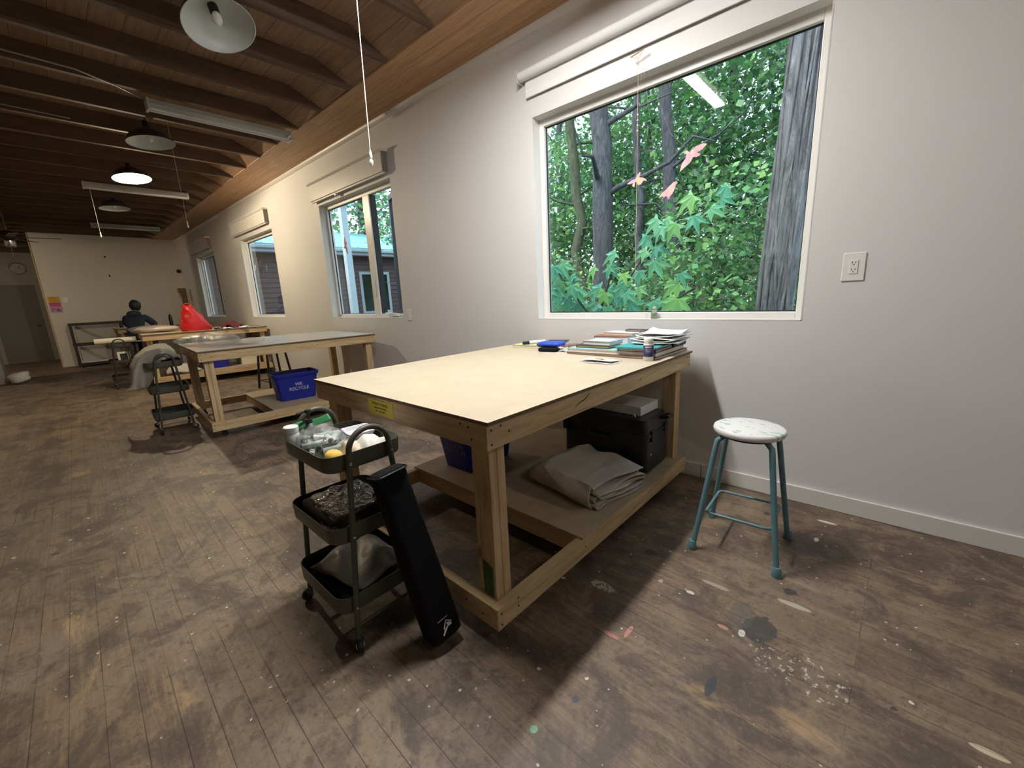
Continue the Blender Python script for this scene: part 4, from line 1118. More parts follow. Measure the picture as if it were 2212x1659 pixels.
for k in range(24):
    q = pt0 if k == 0 else dup(pt0, (0, 0, 0))
    lx = k % 4; ly = (k // 4) % 6
    q.location = (-1.605 + rp.uniform(-0.09, 0.09), 0.625 + rp.uniform(-0.06, 0.06), zt_ + 0.016 + 0.012 * (k // 6) + rp.uniform(0, 0.006))
    q.rotation_euler = (rp.uniform(0, 6), rp.uniform(-0.25, 0.25), rp.uniform(0, 6.28))
# stack of white palette trays
for k in range(6):
    pl = thing('palette_tray', 'white plastic palette tray nested in the stack on the cart, %s' % ('topmost' if k == 5 else ('lowest' if k == 0 else ['second', 'third', 'fourth', 'fifth'][k - 1] + ' from the bottom')), 'tray', (-1.61 + 0.008 * k, 0.757 + 0.001 * k, zt_ + 0.004 + 0.0085 * k), -8, 'white palette trays on the front cart')
    rr_ = [rrect(-0.05, 0.05, -0.045, 0.045, 0.014, 0.0, 4), rrect(-0.058, 0.058, -0.053, 0.053, 0.018, 0.016, 4), rrect(-0.062, 0.062, -0.057, 0.057, 0.02, 0.016, 4), rrect(-0.062, 0.062, -0.057, 0.057, 0.02, 0.018, 4), rrect(-0.055, 0.055, -0.05, 0.05, 0.016, 0.018, 4), rrect(-0.047, 0.047, -0.042, 0.042, 0.012, 0.003, 4)]
    MB().loft(rr_).build('tray_shell', M('pale_plastic', (0.72, 0.72, 0.77), 0.35) if k == 0 else bpy.data.materials['pale_plastic'], pl, smooth=40)
rag('paint_rag', 'folded white paint rag at the right of the top tray', 'rag', (-1.46, 0.752, zt_), (0.15, 0.12, 0.05), 3, M('white_rag', (0.74, 0.72, 0.67), 0.9, bump=0.2, bscale=60), 0.02, 'rags on the front cart')
rag('paint_rag', 'cream paint rag in front of the white rag', 'rag', (-1.475, 0.672, zt_), (0.13, 0.10, 0.035), 4, M('cream_rag', (0.66, 0.56, 0.42), 0.9, bump=0.2, bscale=60), 0.022, 'rags on the front cart', rz=30)
rag('paint_rag', 'pale wrinkled rag between trays and zip bag', 'rag', (-1.535, 0.70, zt_), (0.09, 0.11, 0.03), 6, bpy.data.materials['white_rag'], 0.02, 'rags on the front cart', rz=70)
ys = thing('sponge', 'round yellow sponge at the front corner of the top tray', 'sponge', (-1.430, 0.590, zt_))
MB().loft([[(0.042 * math.cos(a) * f, 0.030 * math.sin(a) * f, z) for a in (6.283 * k / 24 for k in range(24))] for f, z in ((0.95, 0.0), (1.0, 0.02), (0.92, 0.044), (0.6, 0.054), (0.2, 0.056))]).build('sponge_body', M('yellow_sponge', (0.78, 0.50, 0.10), 0.8, bump=0.2, bscale=120), ys, smooth=50)
jr = thing('jar', 'small jar with a white lid at the far end of the top tray', 'jar', (-1.712, 0.556, zt_))
MB().lathe([(0.026, 0), (0.028, 0.01), (0.028, 0.075), (0.024, 0.083)], (0, 0, 0), 20).build('jar_body', M('pale_jar', (0.55, 0.56, 0.55), 0.2), jr, smooth=40)
MB().lathe([(0.027, 0.083), (0.028, 0.086), (0.028, 0.103), (0.025, 0.106)], (0, 0, 0), 20).build('jar_lid', 'white', jr, smooth=40)
pb = thing('pump_bottle', 'black pump bottle behind the jar on the top tray', 'bottle', (-1.718, 0.632, zt_))
MB().lathe([(0.024, 0), (0.025, 0.01), (0.025, 0.085), (0.010, 0.10)], (0, 0, 0), 20).build('bottle_body', 'blackplastic', pb, smooth=40)
MB().lathe([(0.012, 0.10), (0.012, 0.115), (0.006, 0.117), (0.006, 0.14), (0.012, 0.142), (0.012, 0.155)], (0, 0, 0), 14).build('pump_head', 'black', pb, smooth=40)
MB().tube([(-0.005, 0, 0.149), (0.0, -0.045, 0.146)], 0.005, 8).build('spout', 'black', pb)
# middle and bottom trays
pk = thing('wrapped_cloth', 'dark brown cloth in clear plastic on the middle tray', 'cloth', (-1.56, 0.675, 0.425))
MB().loft([[Vector((-0.155 * f, 0, 0)) + p for p in [Vector((x * f, y * f, z)) for x, y in [(q.x, q.y) for q in rrect(-0.15, 0.15, -0.125, 0.125, 0.03, 0)]]] for f, z in ((0.96, 0.0), (1.0, 0.02), (0.98, 0.05), (0.85, 0.058))] if False else [[Vector((q.x * f, q.y * f, z)) for q in rrect(-0.16, 0.15, -0.130, 0.130, 0.03, 0)] for f, z in ((0.96, 0.0), (1.0, 0.02), (0.98, 0.055), (0.85, 0.064))]).build('folded_cloth', M('dark_brown_cloth', (0.045, 0.032, 0.026), 0.85, bump=0.2, bscale=40), pk, smooth=60)
rw = random.Random(31); kk = [(rw.uniform(8, 30), rw.uniform(8, 30), rw.uniform(0, 6)) for _ in range(8)]
def wrap(u, v):
    x = -0.165 + 0.32 * u; y = -0.135 + 0.27 * v; e_ = min(u, 1 - u, v, 1 - v)
    return (x, y, (0.069 if e_ > 0.08 else 0.02 + 0.60 * e_) + 0.005 * sum(math.sin(a * u + b * v + p) for a, b, p in kk) / 4)
MB().grid(wrap, 34, 30).build('plastic_wrap', film_mat('wrap_film', (0.93, 0.93, 0.93), 0.05, (0.7, 0.7, 0.7), 22.0, 0.05, 0.25), pk, smooth=70)
bk = thing('portfolio', 'black zipped portfolio lying in the bottom tray', 'portfolio', (-1.54, 0.66, 0.145))
MB().box(-0.15, 0.15, -0.13, 0.11, 0.0, 0.035).build('portfolio_body', 'nylon', bk, bevel=0.01)
rag('bagged_cloth', 'grey cloth in a clear bag, spilling over the bottom tray', 'cloth', (-1.555, 0.695, 0.184), (0.31, 0.27, 0.045), 14, M('grey_bagged_cloth', (0.30, 0.285, 0.26), 0.45, var=0.2, scale=9, bump=0.4, bscale=25), 0.03, None, 0.005, 12)

# ---------------------------------------------------------------- shelf of the front table
ZS1 = 0.1815
fc = thing('folded_cloth', 'thick folded grey canvas cloth on the shelf of the front table', 'cloth', (-1.19, 1.915, ZS1), -11)
rc = random.Random(6); hw = 0.20
kk2 = [(rc.uniform(6, 16), rc.uniform(4, 14), rc.uniform(0, 6)) for _ in range(6)]
def fcw(x, y): return sum(math.sin(a * x * 2 + b * y * 2 + p) for a, b, p in kk2) / 6
fcm = MB(); lay = [0.026, 0.030, 0.024, 0.028]; zb_ = 0.003
for k, h in enumerate(lay):                          # folded laps, seen end-on from the aisle
    x1 = 0.205 + rc.uniform(-0.02, 0.045); a, b = -hw + 0.012 * k, hw + rc.uniform(-0.05, 0.02)
    rings = []
    for i in range(25):
        f = i / 24; x = -0.235 + (0.235 + x1) * f; ring = []
        droop = 1 - 0.25 * max(0, f - 0.75) * 4 * (0.4 + 0.2 * k) / 1.0 * 0.5
        for m in range(28):
            if m < 11: q = m / 10; y = a + (b - a) * q; z = 0.0
            elif m < 14: q = (m - 10) / 4; y = b + 0.5 * h * math.sin(math.pi * q) * 0.6; z = h * q
            elif m < 25: q = (m - 14) / 10; y = b + (a - b) * q; z = h
            else: q = (m - 24) / 4; y = a - 0.5 * h * math.sin(math.pi * q); z = h * (1 - q)
            w = fcw(x + 0.13 * k, y)
            ring.append((x + 0.012 * math.sin(19 * y + 2 * k) * f, y + 0.012 * w, max(0.002, (zb_ + z) * droop * (1 - 0.10 * (y / hw) ** 4) + 0.010 * fcw(x * 1.3 + k, y + 0.4 * z) * (0.3 + 0.3 * k) + 0.006 * math.sin(16 * y + 3 * k) * f)))
        rings.append(ring)
    fcm.loft(rings, True, False)
    zb_ += h + 0.004
fcm.build('canvas_folds', 'canvas', fc, smooth=75, solid=0.004)
def lap(u, v):                                       # outer lap over the top and down the rounded near side
    x = -0.245 + 0.465 * u; H = zb_ + 0.008; e_ = 0
    if v < 0.30: q = v / 0.30; y = -hw - 0.018 - 0.030 * math.sin(math.pi * q); z = 0.003 + H * q * (1 - 0.04 * q)
    else: q = (v - 0.30) / 0.70; y = -hw - 0.018 + (2 * hw + 0.02) * q; z = H * (1 - 0.10 * abs(2 * q - 1) ** 4)
    w = fcw(x, y)
    z2 = z * (1 - 0.16 * max(0, u - 0.8) * 5 * (v > 0.3)) * (1 - 0.35 * max(0, 0.12 - u) * 8)
    return (x + 0.010 * math.sin(15 * y), y + 0.012 * w, max(0.003, z2 + 0.012 * w * min(1, z / 0.06) + 0.005 * math.sin(30 * x + 12 * y) * min(1, z / 0.06)))
MB().grid(lap, 30, 34).build('top_lap', 'canvas', fc, smooth=75, solid=0.005)

cs = thing('equipment_case', 'large black hard case on wheels under the far end of the front table', 'case', (-1.25, 2.335, ZS1))
MB().loft([rrect(-0.29, 0.285, -0.165, 0.165, 0.035, z) if 0.02 < z < 0.31 else rrect(-0.275, 0.27, -0.15, 0.15, 0.03, z) for z in (0.0, 0.025, 0.30, 0.325, 0.335)]).build('case_body', 'blackplastic', cs, smooth=40)
MB().loft([rrect(-0.297, 0.292, -0.172, 0.172, 0.04, z) for z in (0.232, 0.252)]).build('case_seam', 'black', cs, smooth=40)
for y in (-0.09, 0.10):
    MB().box(0.285, 0.298, y - 0.02, y + 0.02, 0.20, 0.27).build('latch', 'black', cs, bevel=0.004)
    MB().box(-0.2 + y, -0.16 + y, -0.178, -0.165, 0.20, 0.275).build('latch', 'black', cs, bevel=0.004)
MB().tube([(0.285, 0.06, 0.312), (0.315, 0.06, 0.318), (0.318, 0.12, 0.318), (0.285, 0.12, 0.312)], 0.012, 10).build('carry_handle', 'black', cs, smooth=50)
MB().tube([(-0.08, -0.165, 0.22), (-0.08, -0.195, 0.215), (0.06, -0.195, 0.215), (0.06, -0.165, 0.22)], 0.010, 10).build('carry_handle', 'black', cs, smooth=50)
for y, z in ((-0.1, 0.19), (-0.1, 0.12), (0.08, 0.21)):
    MB().ball((0.286, y, z), 0.006, 8, 6).build('stud', 'steel', cs)
MB().tube([(0.17, -0.10, 0.336), (0.178, -0.10, 0.352), (0.186, -0.10, 0.336)], 0.004, 8).build('clip_ring', 'steel', cs)
wb2 = thing('storage_box', 'flat white cardboard box lying on the black case', 'box', (-1.24, 2.385, ZS1 + 0.3365), -2)
MB().box(-0.20, 0.20, -0.115, 0.115, 0, 0.048).build('box_body', 'paper', wb2, bevel=0.002)
MB().box(-0.203, 0.20, -0.118, 0.118, 0.0485, 0.056).build('box_lid', 'paper', wb2, bevel=0.002)

# ---------------------------------------------------------------- on the front table
ZT = 0.8745
def flat(name, lab, cat, loc, rz, sx, sy, h, mat, pages=None, group=None, bevel=0.002):
    t = thing(name, lab, cat, loc, rz, group)
    if pages:
        MB().box(-sx / 2, sx / 2, -sy / 2, sy / 2, 0, 0.003).box(-sx / 2, sx / 2, -sy / 2, sy / 2, h - 0.003, h).box(-sx / 2, -sx / 2 + 0.003, -sy / 2, sy / 2, 0.003, h - 0.003).build('cover', mat, t)
        MB().box(-sx / 2 + 0.003, sx / 2 - 0.004, -sy / 2 + 0.004, sy / 2 - 0.004, 0.003, h - 0.003).build('pages', pages, t)
    else:
        MB().box(-sx / 2, sx / 2, -sy / 2, sy / 2, 0, h).build('body', mat, t, bevel=bevel)
    return t
def C(n, c, r=0.6, **k): return M(n, c, r, **k)
yel = C('yellow_pad', (0.62, 0.58, 0.28)); brown = C('brown_board', (0.20, 0.10, 0.07)); lblue = C('light_blue_cover', (0.28, 0.55, 0.66)); cream = C('cream_cover', (0.74, 0.70, 0.56)); tealc = C('teal_cover', (0.035, 0.33, 0.36)); rust = C('rust_cover', (0.33, 0.10, 0.05)); blk = C('black_cover', (0.02, 0.02, 0.022)); grey = C('grey_cover', (0.40, 0.42, 0.43)); plum = C('plum_cover', (0.10, 0.03, 0.06)); pale = C('pale_green_paper', (0.58, 0.66, 0.64)); bluef = C('blue_pouch', (0.02, 0.07, 0.50), 0.55)
flat('sketch_pad', 'yellow-edged sketch pad at the left end of the things on the front table', 'sketch pad', (-1.985, 2.435, ZT), 3, 0.25, 0.22, 0.022, yel, 'paper')
mk = thing('marker_pen', 'fat white marker with a black cap lying on the yellow-edged pad', 'marker', (-1.97, 2.40, ZT + 0.0355), 65)
MB().tube([(-0.035, 0, 0), (0.10, 0, 0)], 0.0125, 14).build('barrel', 'white', mk, smooth=40)
MB().tube([(-0.085, 0, 0), (-0.036, 0, 0)], [0.011, 0.0135], 14).build('pen_cap', 'blackplastic', mk, smooth=40)
flat('notebook', 'thin black notebook at the back of the yellow-edged pad', 'notebook', (-1.855, 2.56, ZT), 25, 0.16, 0.12, 0.034, blk, 'paper')
ec = thing('glasses_case', 'black oblong case in front of the blue pouch', 'case', (-1.715, 2.255, ZT), 14)
MB().loft([[Vector((q.x, q.y, z)) for q in rrect(-0.075 * f, 0.075 * f, -0.036 * f, 0.036 * f, 0.03 * f, 0)] for f, z in ((0.9, 0), (1, 0.008), (1, 0.020), (0.85, 0.026))]).build('case_shell', 'nylon', ec, smooth=50)
bp_ = thing('pouch', 'bright blue zipped pouch on the front table', 'pouch', (-1.745, 2.325, ZT + 0.0275), 8)
MB().loft([[Vector((q.x, q.y, z)) for q in rrect(-0.085 * f, 0.085 * f, -0.07 * f, 0.07 * f, 0.02 * f, 0)] for f, z in ((0.9, 0), (1, 0.008), (1, 0.020), (0.9, 0.028))]).build('pouch_body', bluef, bp_, smooth=50)
MB().tube([(-0.08, -0.069, 0.014), (0.08, -0.069, 0.014)], 0.002, 6).build('zipper', blk, bp_)
rag('cloth', 'small grey cloth beside the blue pouch', 'cloth', (-1.605, 2.335, ZT), (0.11, 0.13, 0.012), 9, grey, 0.010, None, 0.003, 10)
flat('folder', 'thin brown folder behind the blue pouch', 'folder', (-1.66, 2.52, ZT), -20, 0.20, 0.14, 0.012, brown)
bru = thing('paintbrush', 'paintbrush with a red handle lying on the brown folder', 'brush', (-1.60, 2.50, ZT + 0.020), 35)
MB().tube([(-0.10, 0, 0), (0.02, 0, 0), (0.06, 0, 0)], [0.003, 0.006, 0.005], 10).build('brush_handle', C('red_handle', (0.50, 0.04, 0.03), 0.4), bru, smooth=40)
MB().tube([(0.06, 0, 0), (0.085, 0, 0)], 0.005, 10).build('ferrule', 'steel', bru)
MB().tube([(0.085, 0, 0), (0.10, 0, 0), (0.115, 0, -0.001)], [0.005, 0.006, 0.001], 10).build('bristles', brown, bru)
z = ZT
flat('sketch_pad', 'large brown-backed pad, lowest in the big stack on the front table', 'sketch pad', (-1.235, 2.445, z), -1, 0.60, 0.46, 0.014, brown, 'paper', 'pads and books stacked on the front table'); z += 0.0145
flat('sketch_pad', 'large white pad with a light blue cover, second lowest in the big stack', 'sketch pad', (-1.243, 2.447, z), 1, 0.59, 0.45, 0.022, cream, 'paper', 'pads and books stacked on the front table'); z += 0.0225
flat('cover_sheet', 'light blue cover sheet on the big pads', 'sheet', (-1.245, 2.440, z), 1, 0.58, 0.43, 0.003, lblue); z += 0.0035
flat('book', 'black book at the left front of the big stack', 'book', (-1.375, 2.335, z), 2, 0.23, 0.17, 0.017, blk, yel, 'pads and books stacked on the front table')
flat('book', 'grey book lying on the black book', 'book', (-1.350, 2.350, z + 0.0175), -3, 0.20, 0.16, 0.024, grey, 'paper', 'pads and books stacked on the front table')
flat('paper_sheet', 'loose pale green sheet on the grey book', 'paper', (-1.345, 2.345, z + 0.042), 9, 0.15, 0.13, 0.0015, pale)
flat('binder', 'rust-red binder behind the grey book', 'binder', (-1.36, 2.535, z), 4, 0.24, 0.16, 0.055, rust, 'paper', 'pads and books stacked on the front table')
flat('sketchbook', 'cream covered book lying on the rust-red binder', 'book', (-1.335, 2.585, z + 0.0555), -5, 0.22, 0.12, 0.016, cream, 'paper', 'pads and books stacked on the front table')
flat('notebook', 'dark red notebook under the teal notebook', 'notebook', (-1.06, 2.335, z), 2, 0.235, 0.25, 0.013, plum, 'paper', 'pads and books stacked on the front table')
flat('notebook', 'teal notebook on top of the dark red notebook', 'notebook', (-1.068, 2.33, z + 0.0135), -1, 0.24, 0.25, 0.012, tealc, 'paper', 'pads and books stacked on the front table')
fo = flat('folder', 'black folder with a small white label on its edge, right side of the big stack', 'folder', (-1.02, 2.57, z), -1, 0.16, 0.19, 0.026, blk, None, 'pads and books stacked on the front table')
MB().box(0.0803, 0.0808, -0.05, 0.0, 0.010, 0.017).build('edge_label', 'white', fo)
zp_ = z + 0.0265
for k in range(5):
    rnd = random.Random(50 + k); ph = [rnd.uniform(0, 6) for _ in range(4)]
    t = thing('paper_bundle', 'crumpled white paper sheet, %s of the white pile on the big stack' % ['lowest', 'second from the bottom', 'middle one', 'second from the top', 'topmost'][k], 'paper', (-1.02 + rnd.uniform(-0.012, 0.012), 2.475, zp_ + 0.0125 * k + 0.004), rnd.uniform(-7, 7), 'crumpled white papers on the front table')
    sx_, sy_ = 0.27 - 0.01 * k, 0.30 - 0.015 * k
    MB().grid(lambda u, v: (sx_ * (u - 0.5), sy_ * (v - 0.5), 0.004 + 0.0035 * math.sin(5 * u + ph[0]) + 0.003 * math.sin(7 * v + ph[1]) + 0.006 * (abs(2 * u - 1) ** 3) * (0.5 + 0.5 * math.sin(ph[2] + 5 * v)) * (1 + 0.6 * k)), 16, 16).build('sheet', 'paper', t, smooth=70, solid=0.0045)
flat('book', 'thin dark plum book at the very back of the big stack', 'book', (-1.24, 2.635, z + 0.072), 3, 0.17, 0.05, 0.014, plum, 'paper', 'pads and books stacked on the front table')
bo = thing('tablet_bottle', 'dark blue tablet bottle with a white cap on the front table', 'bottle', (-0.972, 2.186, ZT))
MB().lathe([(0.026, 0), (0.0275, 0.003), (0.0275, 0.088), (0.024, 0.097), (0.021, 0.100)], (0, 0, 0), 28).build('bottle_body', 'white', bo, smooth=40)
MB().lathe([(0.0279, 0.024), (0.0279, 0.087)], (0, 0, 0), 28, None, False, False).build('bottle_label', M('navy_label', (0.035, 0.032, 0.14), 0.4), bo, smooth=60)
MB().lathe([(0.0245, 0.100), (0.0252, 0.102), (0.0252, 0.121), (0.023, 0.125)], (0, 0, 0), 28).build('bottle_cap', 'white', bo, smooth=40)
def curved(text, size, z, r, parent, mat, az):
    o = lettering(text, size, mat, parent, Matrix.Identity(4), 'label_print', 0.0001)
    for v in o.data.vertices:
        a = az + v.co.x / r; rr_ = r + v.co.z
        v.co = (rr_ * math.cos(a), rr_ * math.sin(a), z + v.co.y)
    return o
az = math.atan2(-2.186, 0.972)
pm = MB()
pm.grid(lambda u, v: (0.02815 * math.cos(az + (u - 0.5) * 1.35), 0.02815 * math.sin(az + (u - 0.5) * 1.35), 0.074 + 0.008 * v), 12, 1)
pm.build('label_band', 'white', bo)
curved('Glucose', 0.0115, 0.0655, 0.0282, bo, 'print', az); curved('Tablets', 0.0115, 0.056, 0.0282, bo, 'print', az); curved('Natural flavour', 0.0045, 0.048, 0.0282, bo, 'print', az)
en = thing('envelope', 'open white envelope with a yellow mark lying on the front table', 'envelope', (-1.185, 2.035, ZT), 3)
MB().grid(lambda u, v: (-0.105 + 0.21 * u, -0.065 + 0.13 * v, 0.001 + 0.002 * math.sin(3 * u)), 10, 6).build('back_sheet', 'paper', en, smooth=60, solid=0.001)
MB().grid(lambda u, v: (-0.105 + 0.20 * u, -0.05 + 0.115 * v, 0.006 + 0.012 * (1 - v) * (0.4 + 0.6 * u) + 0.003 * math.sin(5 * u)), 12, 8).build('front_sheet', 'paper', en, smooth=60, solid=0.001)
MB().loft([[(0.035 * math.cos(a) - 0.01, 0.018 * math.sin(a) + 0.015, z_) for a in (6.283 * k / 16 for k in range(16))] for z_ in (0.0165, 0.0172)]).build('yellow_mark', C('pale_yellow', (0.70, 0.68, 0.34)), en)

# ---------------------------------------------------------------- in the big window
fg = thing('figurine', 'small mossy green figurine standing on the sill of the big window', 'figurine', (-1.205, 2.79, 1.0612))
MB().lathe([(0.020, 0), (0.024, 0.004), (0.021, 0.035), (0.015, 0.052), (0.010, 0.058)], (0, 0, 0), 16).build('robe', M('stone_green', (0.26, 0.31, 0.22), 0.8, var=0.15, scale=40), fg, smooth=50)
MB().ball((0, 0, 0.069), (0.013, 0.013, 0.014), 12, 8).build('head', M('pale_stone', (0.46, 0.46, 0.36), 0.8), fg, smooth=60)
MB().tube([(-0.016, -0.014, 0.04), (0, -0.024, 0.03), (0.016, -0.014, 0.04)], 0.005, 8).build('arms', bpy.data.materials['stone_green'], fg, smooth=50)

mo = thing('paper_bird_mobile', 'mobile of three pink paper birds on strings in the big window', 'mobile', (-1.315, 2.70, 2.67))
thr = M('beige_string', (0.62, 0.52, 0.34), 0.7)
MB().tube([(-0.048, 0, -0.006), (0.0, 0.0, 0.0), (0.042, 0, 0.012)], 0.0035, 6).tube([(-0.048, 0, -0.006), (0.004, 0, -0.03), (0.042, 0, 0.012)], 0.0012, 6).build('twig', M('twig_wood', (0.42, 0.24, 0.12), 0.7), mo)
MB().tube([(0.004, 0, -0.03), (0.006, 0, -0.4), (0.010, 0, -1.46)], 0.0013, 6).build('string', thr, mo)
bd = MB()
for z in (-0.34, -0.37, -0.40, -0.43, -1.38): bd.ball((0.006, 0, z), 0.006 if z > -1 else 0.009, 8, 6)
bd.build('beads', M('glass_beads', (0.7, 0.85, 0.88), 0.1), mo)
def bird(ox, oz, sc, rot, col1, col2, shape, seed):
    m, nt, N, L, p = _mat('paper_bird_%d' % seed)
    n = noise(nt, mapping(nt, objco(nt), (1, 1, 1), (0, 0, 0), (seed * 3.0, 0, 0)), 22.0, 3)
    L.new(ramp(nt, n, [(0.38, col1), (0.62, col2)]), p.inputs['Base Color']); p.inputs['Roughness'].default_value = 0.75
    T = Matrix.Translation((ox, 0, oz)) @ Matrix.Rotation(R(rot), 4, 'Y') @ Matrix.Rotation(R(90), 4, 'X') @ Matrix.Scale(sc, 4)
    b = MB().prism(shape, T, 0.012).build('paper_bird', m, mo)
    MB().tube([(ox, 0.002, oz), (ox * 0.6 + 0.0, 0.002, oz + 0.3 * 0.5), (0.03, 0.002, -0.02)], 0.0004, 4).build('thread', thr, b)
fly = [(-0.45, 0.16), (-0.30, 0.24), (-0.16, 0.12), (0.10, 0.30), (0.42, 0.36), (0.62, 0.30), (0.42, 0.12), (0.16, 0.04), (0.34, -0.06), (0.28, -0.14), (0.16, -0.16), (0.02, -0.12), (-0.14, -0.36), (-0.40, -0.52), (-0.60, -0.66), (-0.52, -0.34), (-0.34, -0.10), (-0.30, 0.06), (-0.40, 0.12)]
soar = [(-0.60, -0.12), (-0.34, 0.02), (-0.08, 0.06), (0.02, 0.24), (0.18, 0.36), (0.22, 0.30), (0.14, 0.10), (0.36, 0.04), (0.56, -0.10), (0.60, -0.18), (0.40, -0.12), (0.26, -0.28), (0.08, -0.30), (0.0, -0.14), (-0.10, -0.10), (-0.12, -0.34), (-0.20, -0.36), (-0.28, -0.22), (-0.18, -0.12), (-0.42, -0.16)]
perch = [(-0.56, -0.30), (-0.34, -0.06), (-0.12, 0.08), (0.06, 0.22), (0.30, 0.40), (0.48, 0.42), (0.56, 0.34), (0.44, 0.22), (0.40, 0.02), (0.26, -0.22), (0.12, -0.34), (0.10, -0.52), (0.05, -0.36), (0.02, -0.52), (-0.03, -0.34), (-0.10, -0.28), (-0.36, -0.40), (-0.24, -0.26)]
bird(0.008, -0.716, 0.115, 0, (0.78, 0.52, 0.26), (0.58, 0.36, 0.62), soar, 1)
bird(0.214, -0.820, 0.105, 0, (0.80, 0.60, 0.50), (0.70, 0.40, 0.46), perch, 2)
bird(0.356, -0.648, 0.125, 0, (0.76, 0.36, 0.44), (0.84, 0.56, 0.56), fly, 3)

# ---------------------------------------------------------------- second table and its cart
dc = thing('canvas_drape', 'beige canvas sheet heaped on the second cart and hanging to the floor side', 'cloth', (-5.78, 0.71, 0.0), -3)
rd = random.Random(17); kd = [(rd.uniform(5, 13), rd.uniform(3, 9), rd.uniform(0, 6)) for _ in range(6)]
def drape(u, v):
    path = [(0.14, 0.775), (0.125, 0.84), (0.08, 0.885), (0.0, 0.888), (-0.10, 0.862), (-0.18, 0.80), (-0.235, 0.70), (-0.27, 0.53)]
    f = v * (len(path) - 1); i = min(len(path) - 2, int(f)); f -= i
    y = path[i][0] * (1 - f) + path[i + 1][0] * f; z = path[i][1] * (1 - f) + path[i + 1][1] * f
    w = sum(math.sin(a * u * 1.6 + b * v + p) for a, b, p in kd) / 6
    k = min(1, max(0, (0.0 - y) / 0.10)); zb_ = 0.775 + (0.50 - 0.775) * k
    if u < 0.55: x = -0.30 + 0.40 * u / 0.55; s_ = 0
    else:
        q = (u - 0.55) / 0.45; s_ = q * q * (3 - 2 * q); x = 0.10 + 0.10 * math.sin(q * 1.57)
    zz = z - max(0, z - zb_) * s_
    fold = 0.035 * math.sin(26 * y + 2 * u) * (0.25 + s_) + 0.02 * math.sin(55 * y) * s_
    return (x + fold, y + 0.03 * w - 0.05 * s_ * k, zz + 0.035 * w * (1 - 0.5 * s_))
MB().grid(drape, 40, 40).build('canvas_sheet', 'canvas2', dc, smooth=75, solid=0.006)
pbag = thing('plastic_bag', 'crumpled clear plastic bag on the near corner of the second table', 'bag', (-5.45, 1.10, 0.876), 10)
MB().loft(blob((-0.30, -0.05, 0.05), (0.18, 0.13, 0.055), 3, 0.45, 26, 16, 0.6)).build('bag_film', 'film', pbag, smooth=60)
MB().loft(blob((0.12, 0.06, 0.06), (0.20, 0.17, 0.080), 7, 0.42, 28, 16, 0.6)).build('bag_bulge', 'film', pbag, smooth=60)
MB().loft(blob((0.36, 0.24, 0.03), (0.12, 0.13, 0.035), 9, 0.5, 22, 12, 0.5)).build('bag_tail', 'film', pbag, smooth=60)

# ---------------------------------------------------------------- third table and what is on it
ZT3 = 0.8995
red = M('red_shopping_bag', (0.48, 0.012, 0.018), 0.42, var=0.15, scale=6, bump=0.5, bscale=9)
rb = thing('shopping_bag', 'slumped bright red bag on the third table', 'bag', (-9.0, 1.68, ZT3), -6)
rr2 = random.Random(23); kr = [(rr2.uniform(1, 5), rr2.uniform(5, 16), rr2.uniform(0, 6)) for _ in range(7)]
rings = []
prof_b = [(0.0, 0.15, 0.205, 0.01), (0.03, 0.16, 0.225, 0.01), (0.10, 0.15, 0.205, 0.0), (0.18, 0.135, 0.180, -0.01), (0.26, 0.11, 0.145, -0.03), (0.33, 0.085, 0.112, -0.048), (0.38, 0.07, 0.095, -0.056), (0.42, 0.045, 0.082, -0.06), (0.435, 0.03, 0.07, -0.06)]
for z, hx_, hy_, cy_ in prof_b:
    ring = []
    for k in range(30):
        a = 6.283 * k / 30
        w = 1 + 0.17 * sum(math.sin(p * z * 11 + round(q / 2.4) * a + r_) for p, q, r_ in kr) / 3.5 * (0.35 + min(1, z * 4))
        ring.append((hx_ * w * math.cos(a), cy_ + hy_ * w * math.sin(a), z))
    rings.append(ring)
MB().loft(rings).build('bag_body', red, rb, smooth=60)
MB().tube([(0.0, -0.105, 0.41), (0.01, -0.10, 0.455), (0.015, -0.065, 0.468), (0.01, -0.03, 0.455), (0.0, -0.02, 0.41)], [0.014, 0.012, 0.011, 0.012, 0.014], 8).build('bag_handle', red, rb, smooth=60)
MB().tube([(0.05, -0.02, 0.36), (0.04, 0.02, 0.46), (0.02, -0.03, 0.60)], 0.004, 6).build('bag_strap', M('brown_strap', (0.13, 0.08, 0.05), 0.6), rb)
tw = thing('bagged_towel', 'pale pink towel in a clear bag at the near end of the third table', 'towel', (-9.55, 1.22, ZT3), 60)
MB().loft(blob((0, 0, 0.055), (0.32, 0.20, 0.062), 11, 0.15, 26, 14, 0.85)).build('towel_roll', M('pale_pink_towel', (0.62, 0.49, 0.42), 0.8, bump=0.3, bscale=30), tw, smooth=60)
MB().loft(blob((-0.05, 0, 0.06), (0.35, 0.22, 0.072), 12, 0.2, 26, 14, 0.8)).build('bag_film', 'film', tw, smooth=60)
rag('scarf', 'crumpled dark red scarf right of the red bag', 'scarf', (-8.95, 2.20, ZT3), (0.24, 0.30, 0.07), 19, M('dark_red_cloth', (0.12, 0.010, 0.014), 0.85), 0.05, None, 0.01, 12)
for k in range(3):
    rag('leaf_scrap', ['dark crumpled scrap in front of the dark red scarf', 'pale crumpled scrap beside the dark red scarf', 'white scrap right of the dark red scarf'][k], 'scrap', (-8.83 + 0.04 * k, 1.99 + 0.11 * k * k * 0.8, ZT3), (0.12, 0.16, 0.012), 30 + k, [blk, cream, 'paper'][k], 0.02, None, 0.003, 20 * k)
pos = flat('poster_sheet', 'long dark printed sheet at the wall end of the third table', 'sheet', (-9.0, 2.50, ZT3), -4, 0.42, 0.40, 0.004, 'paper')
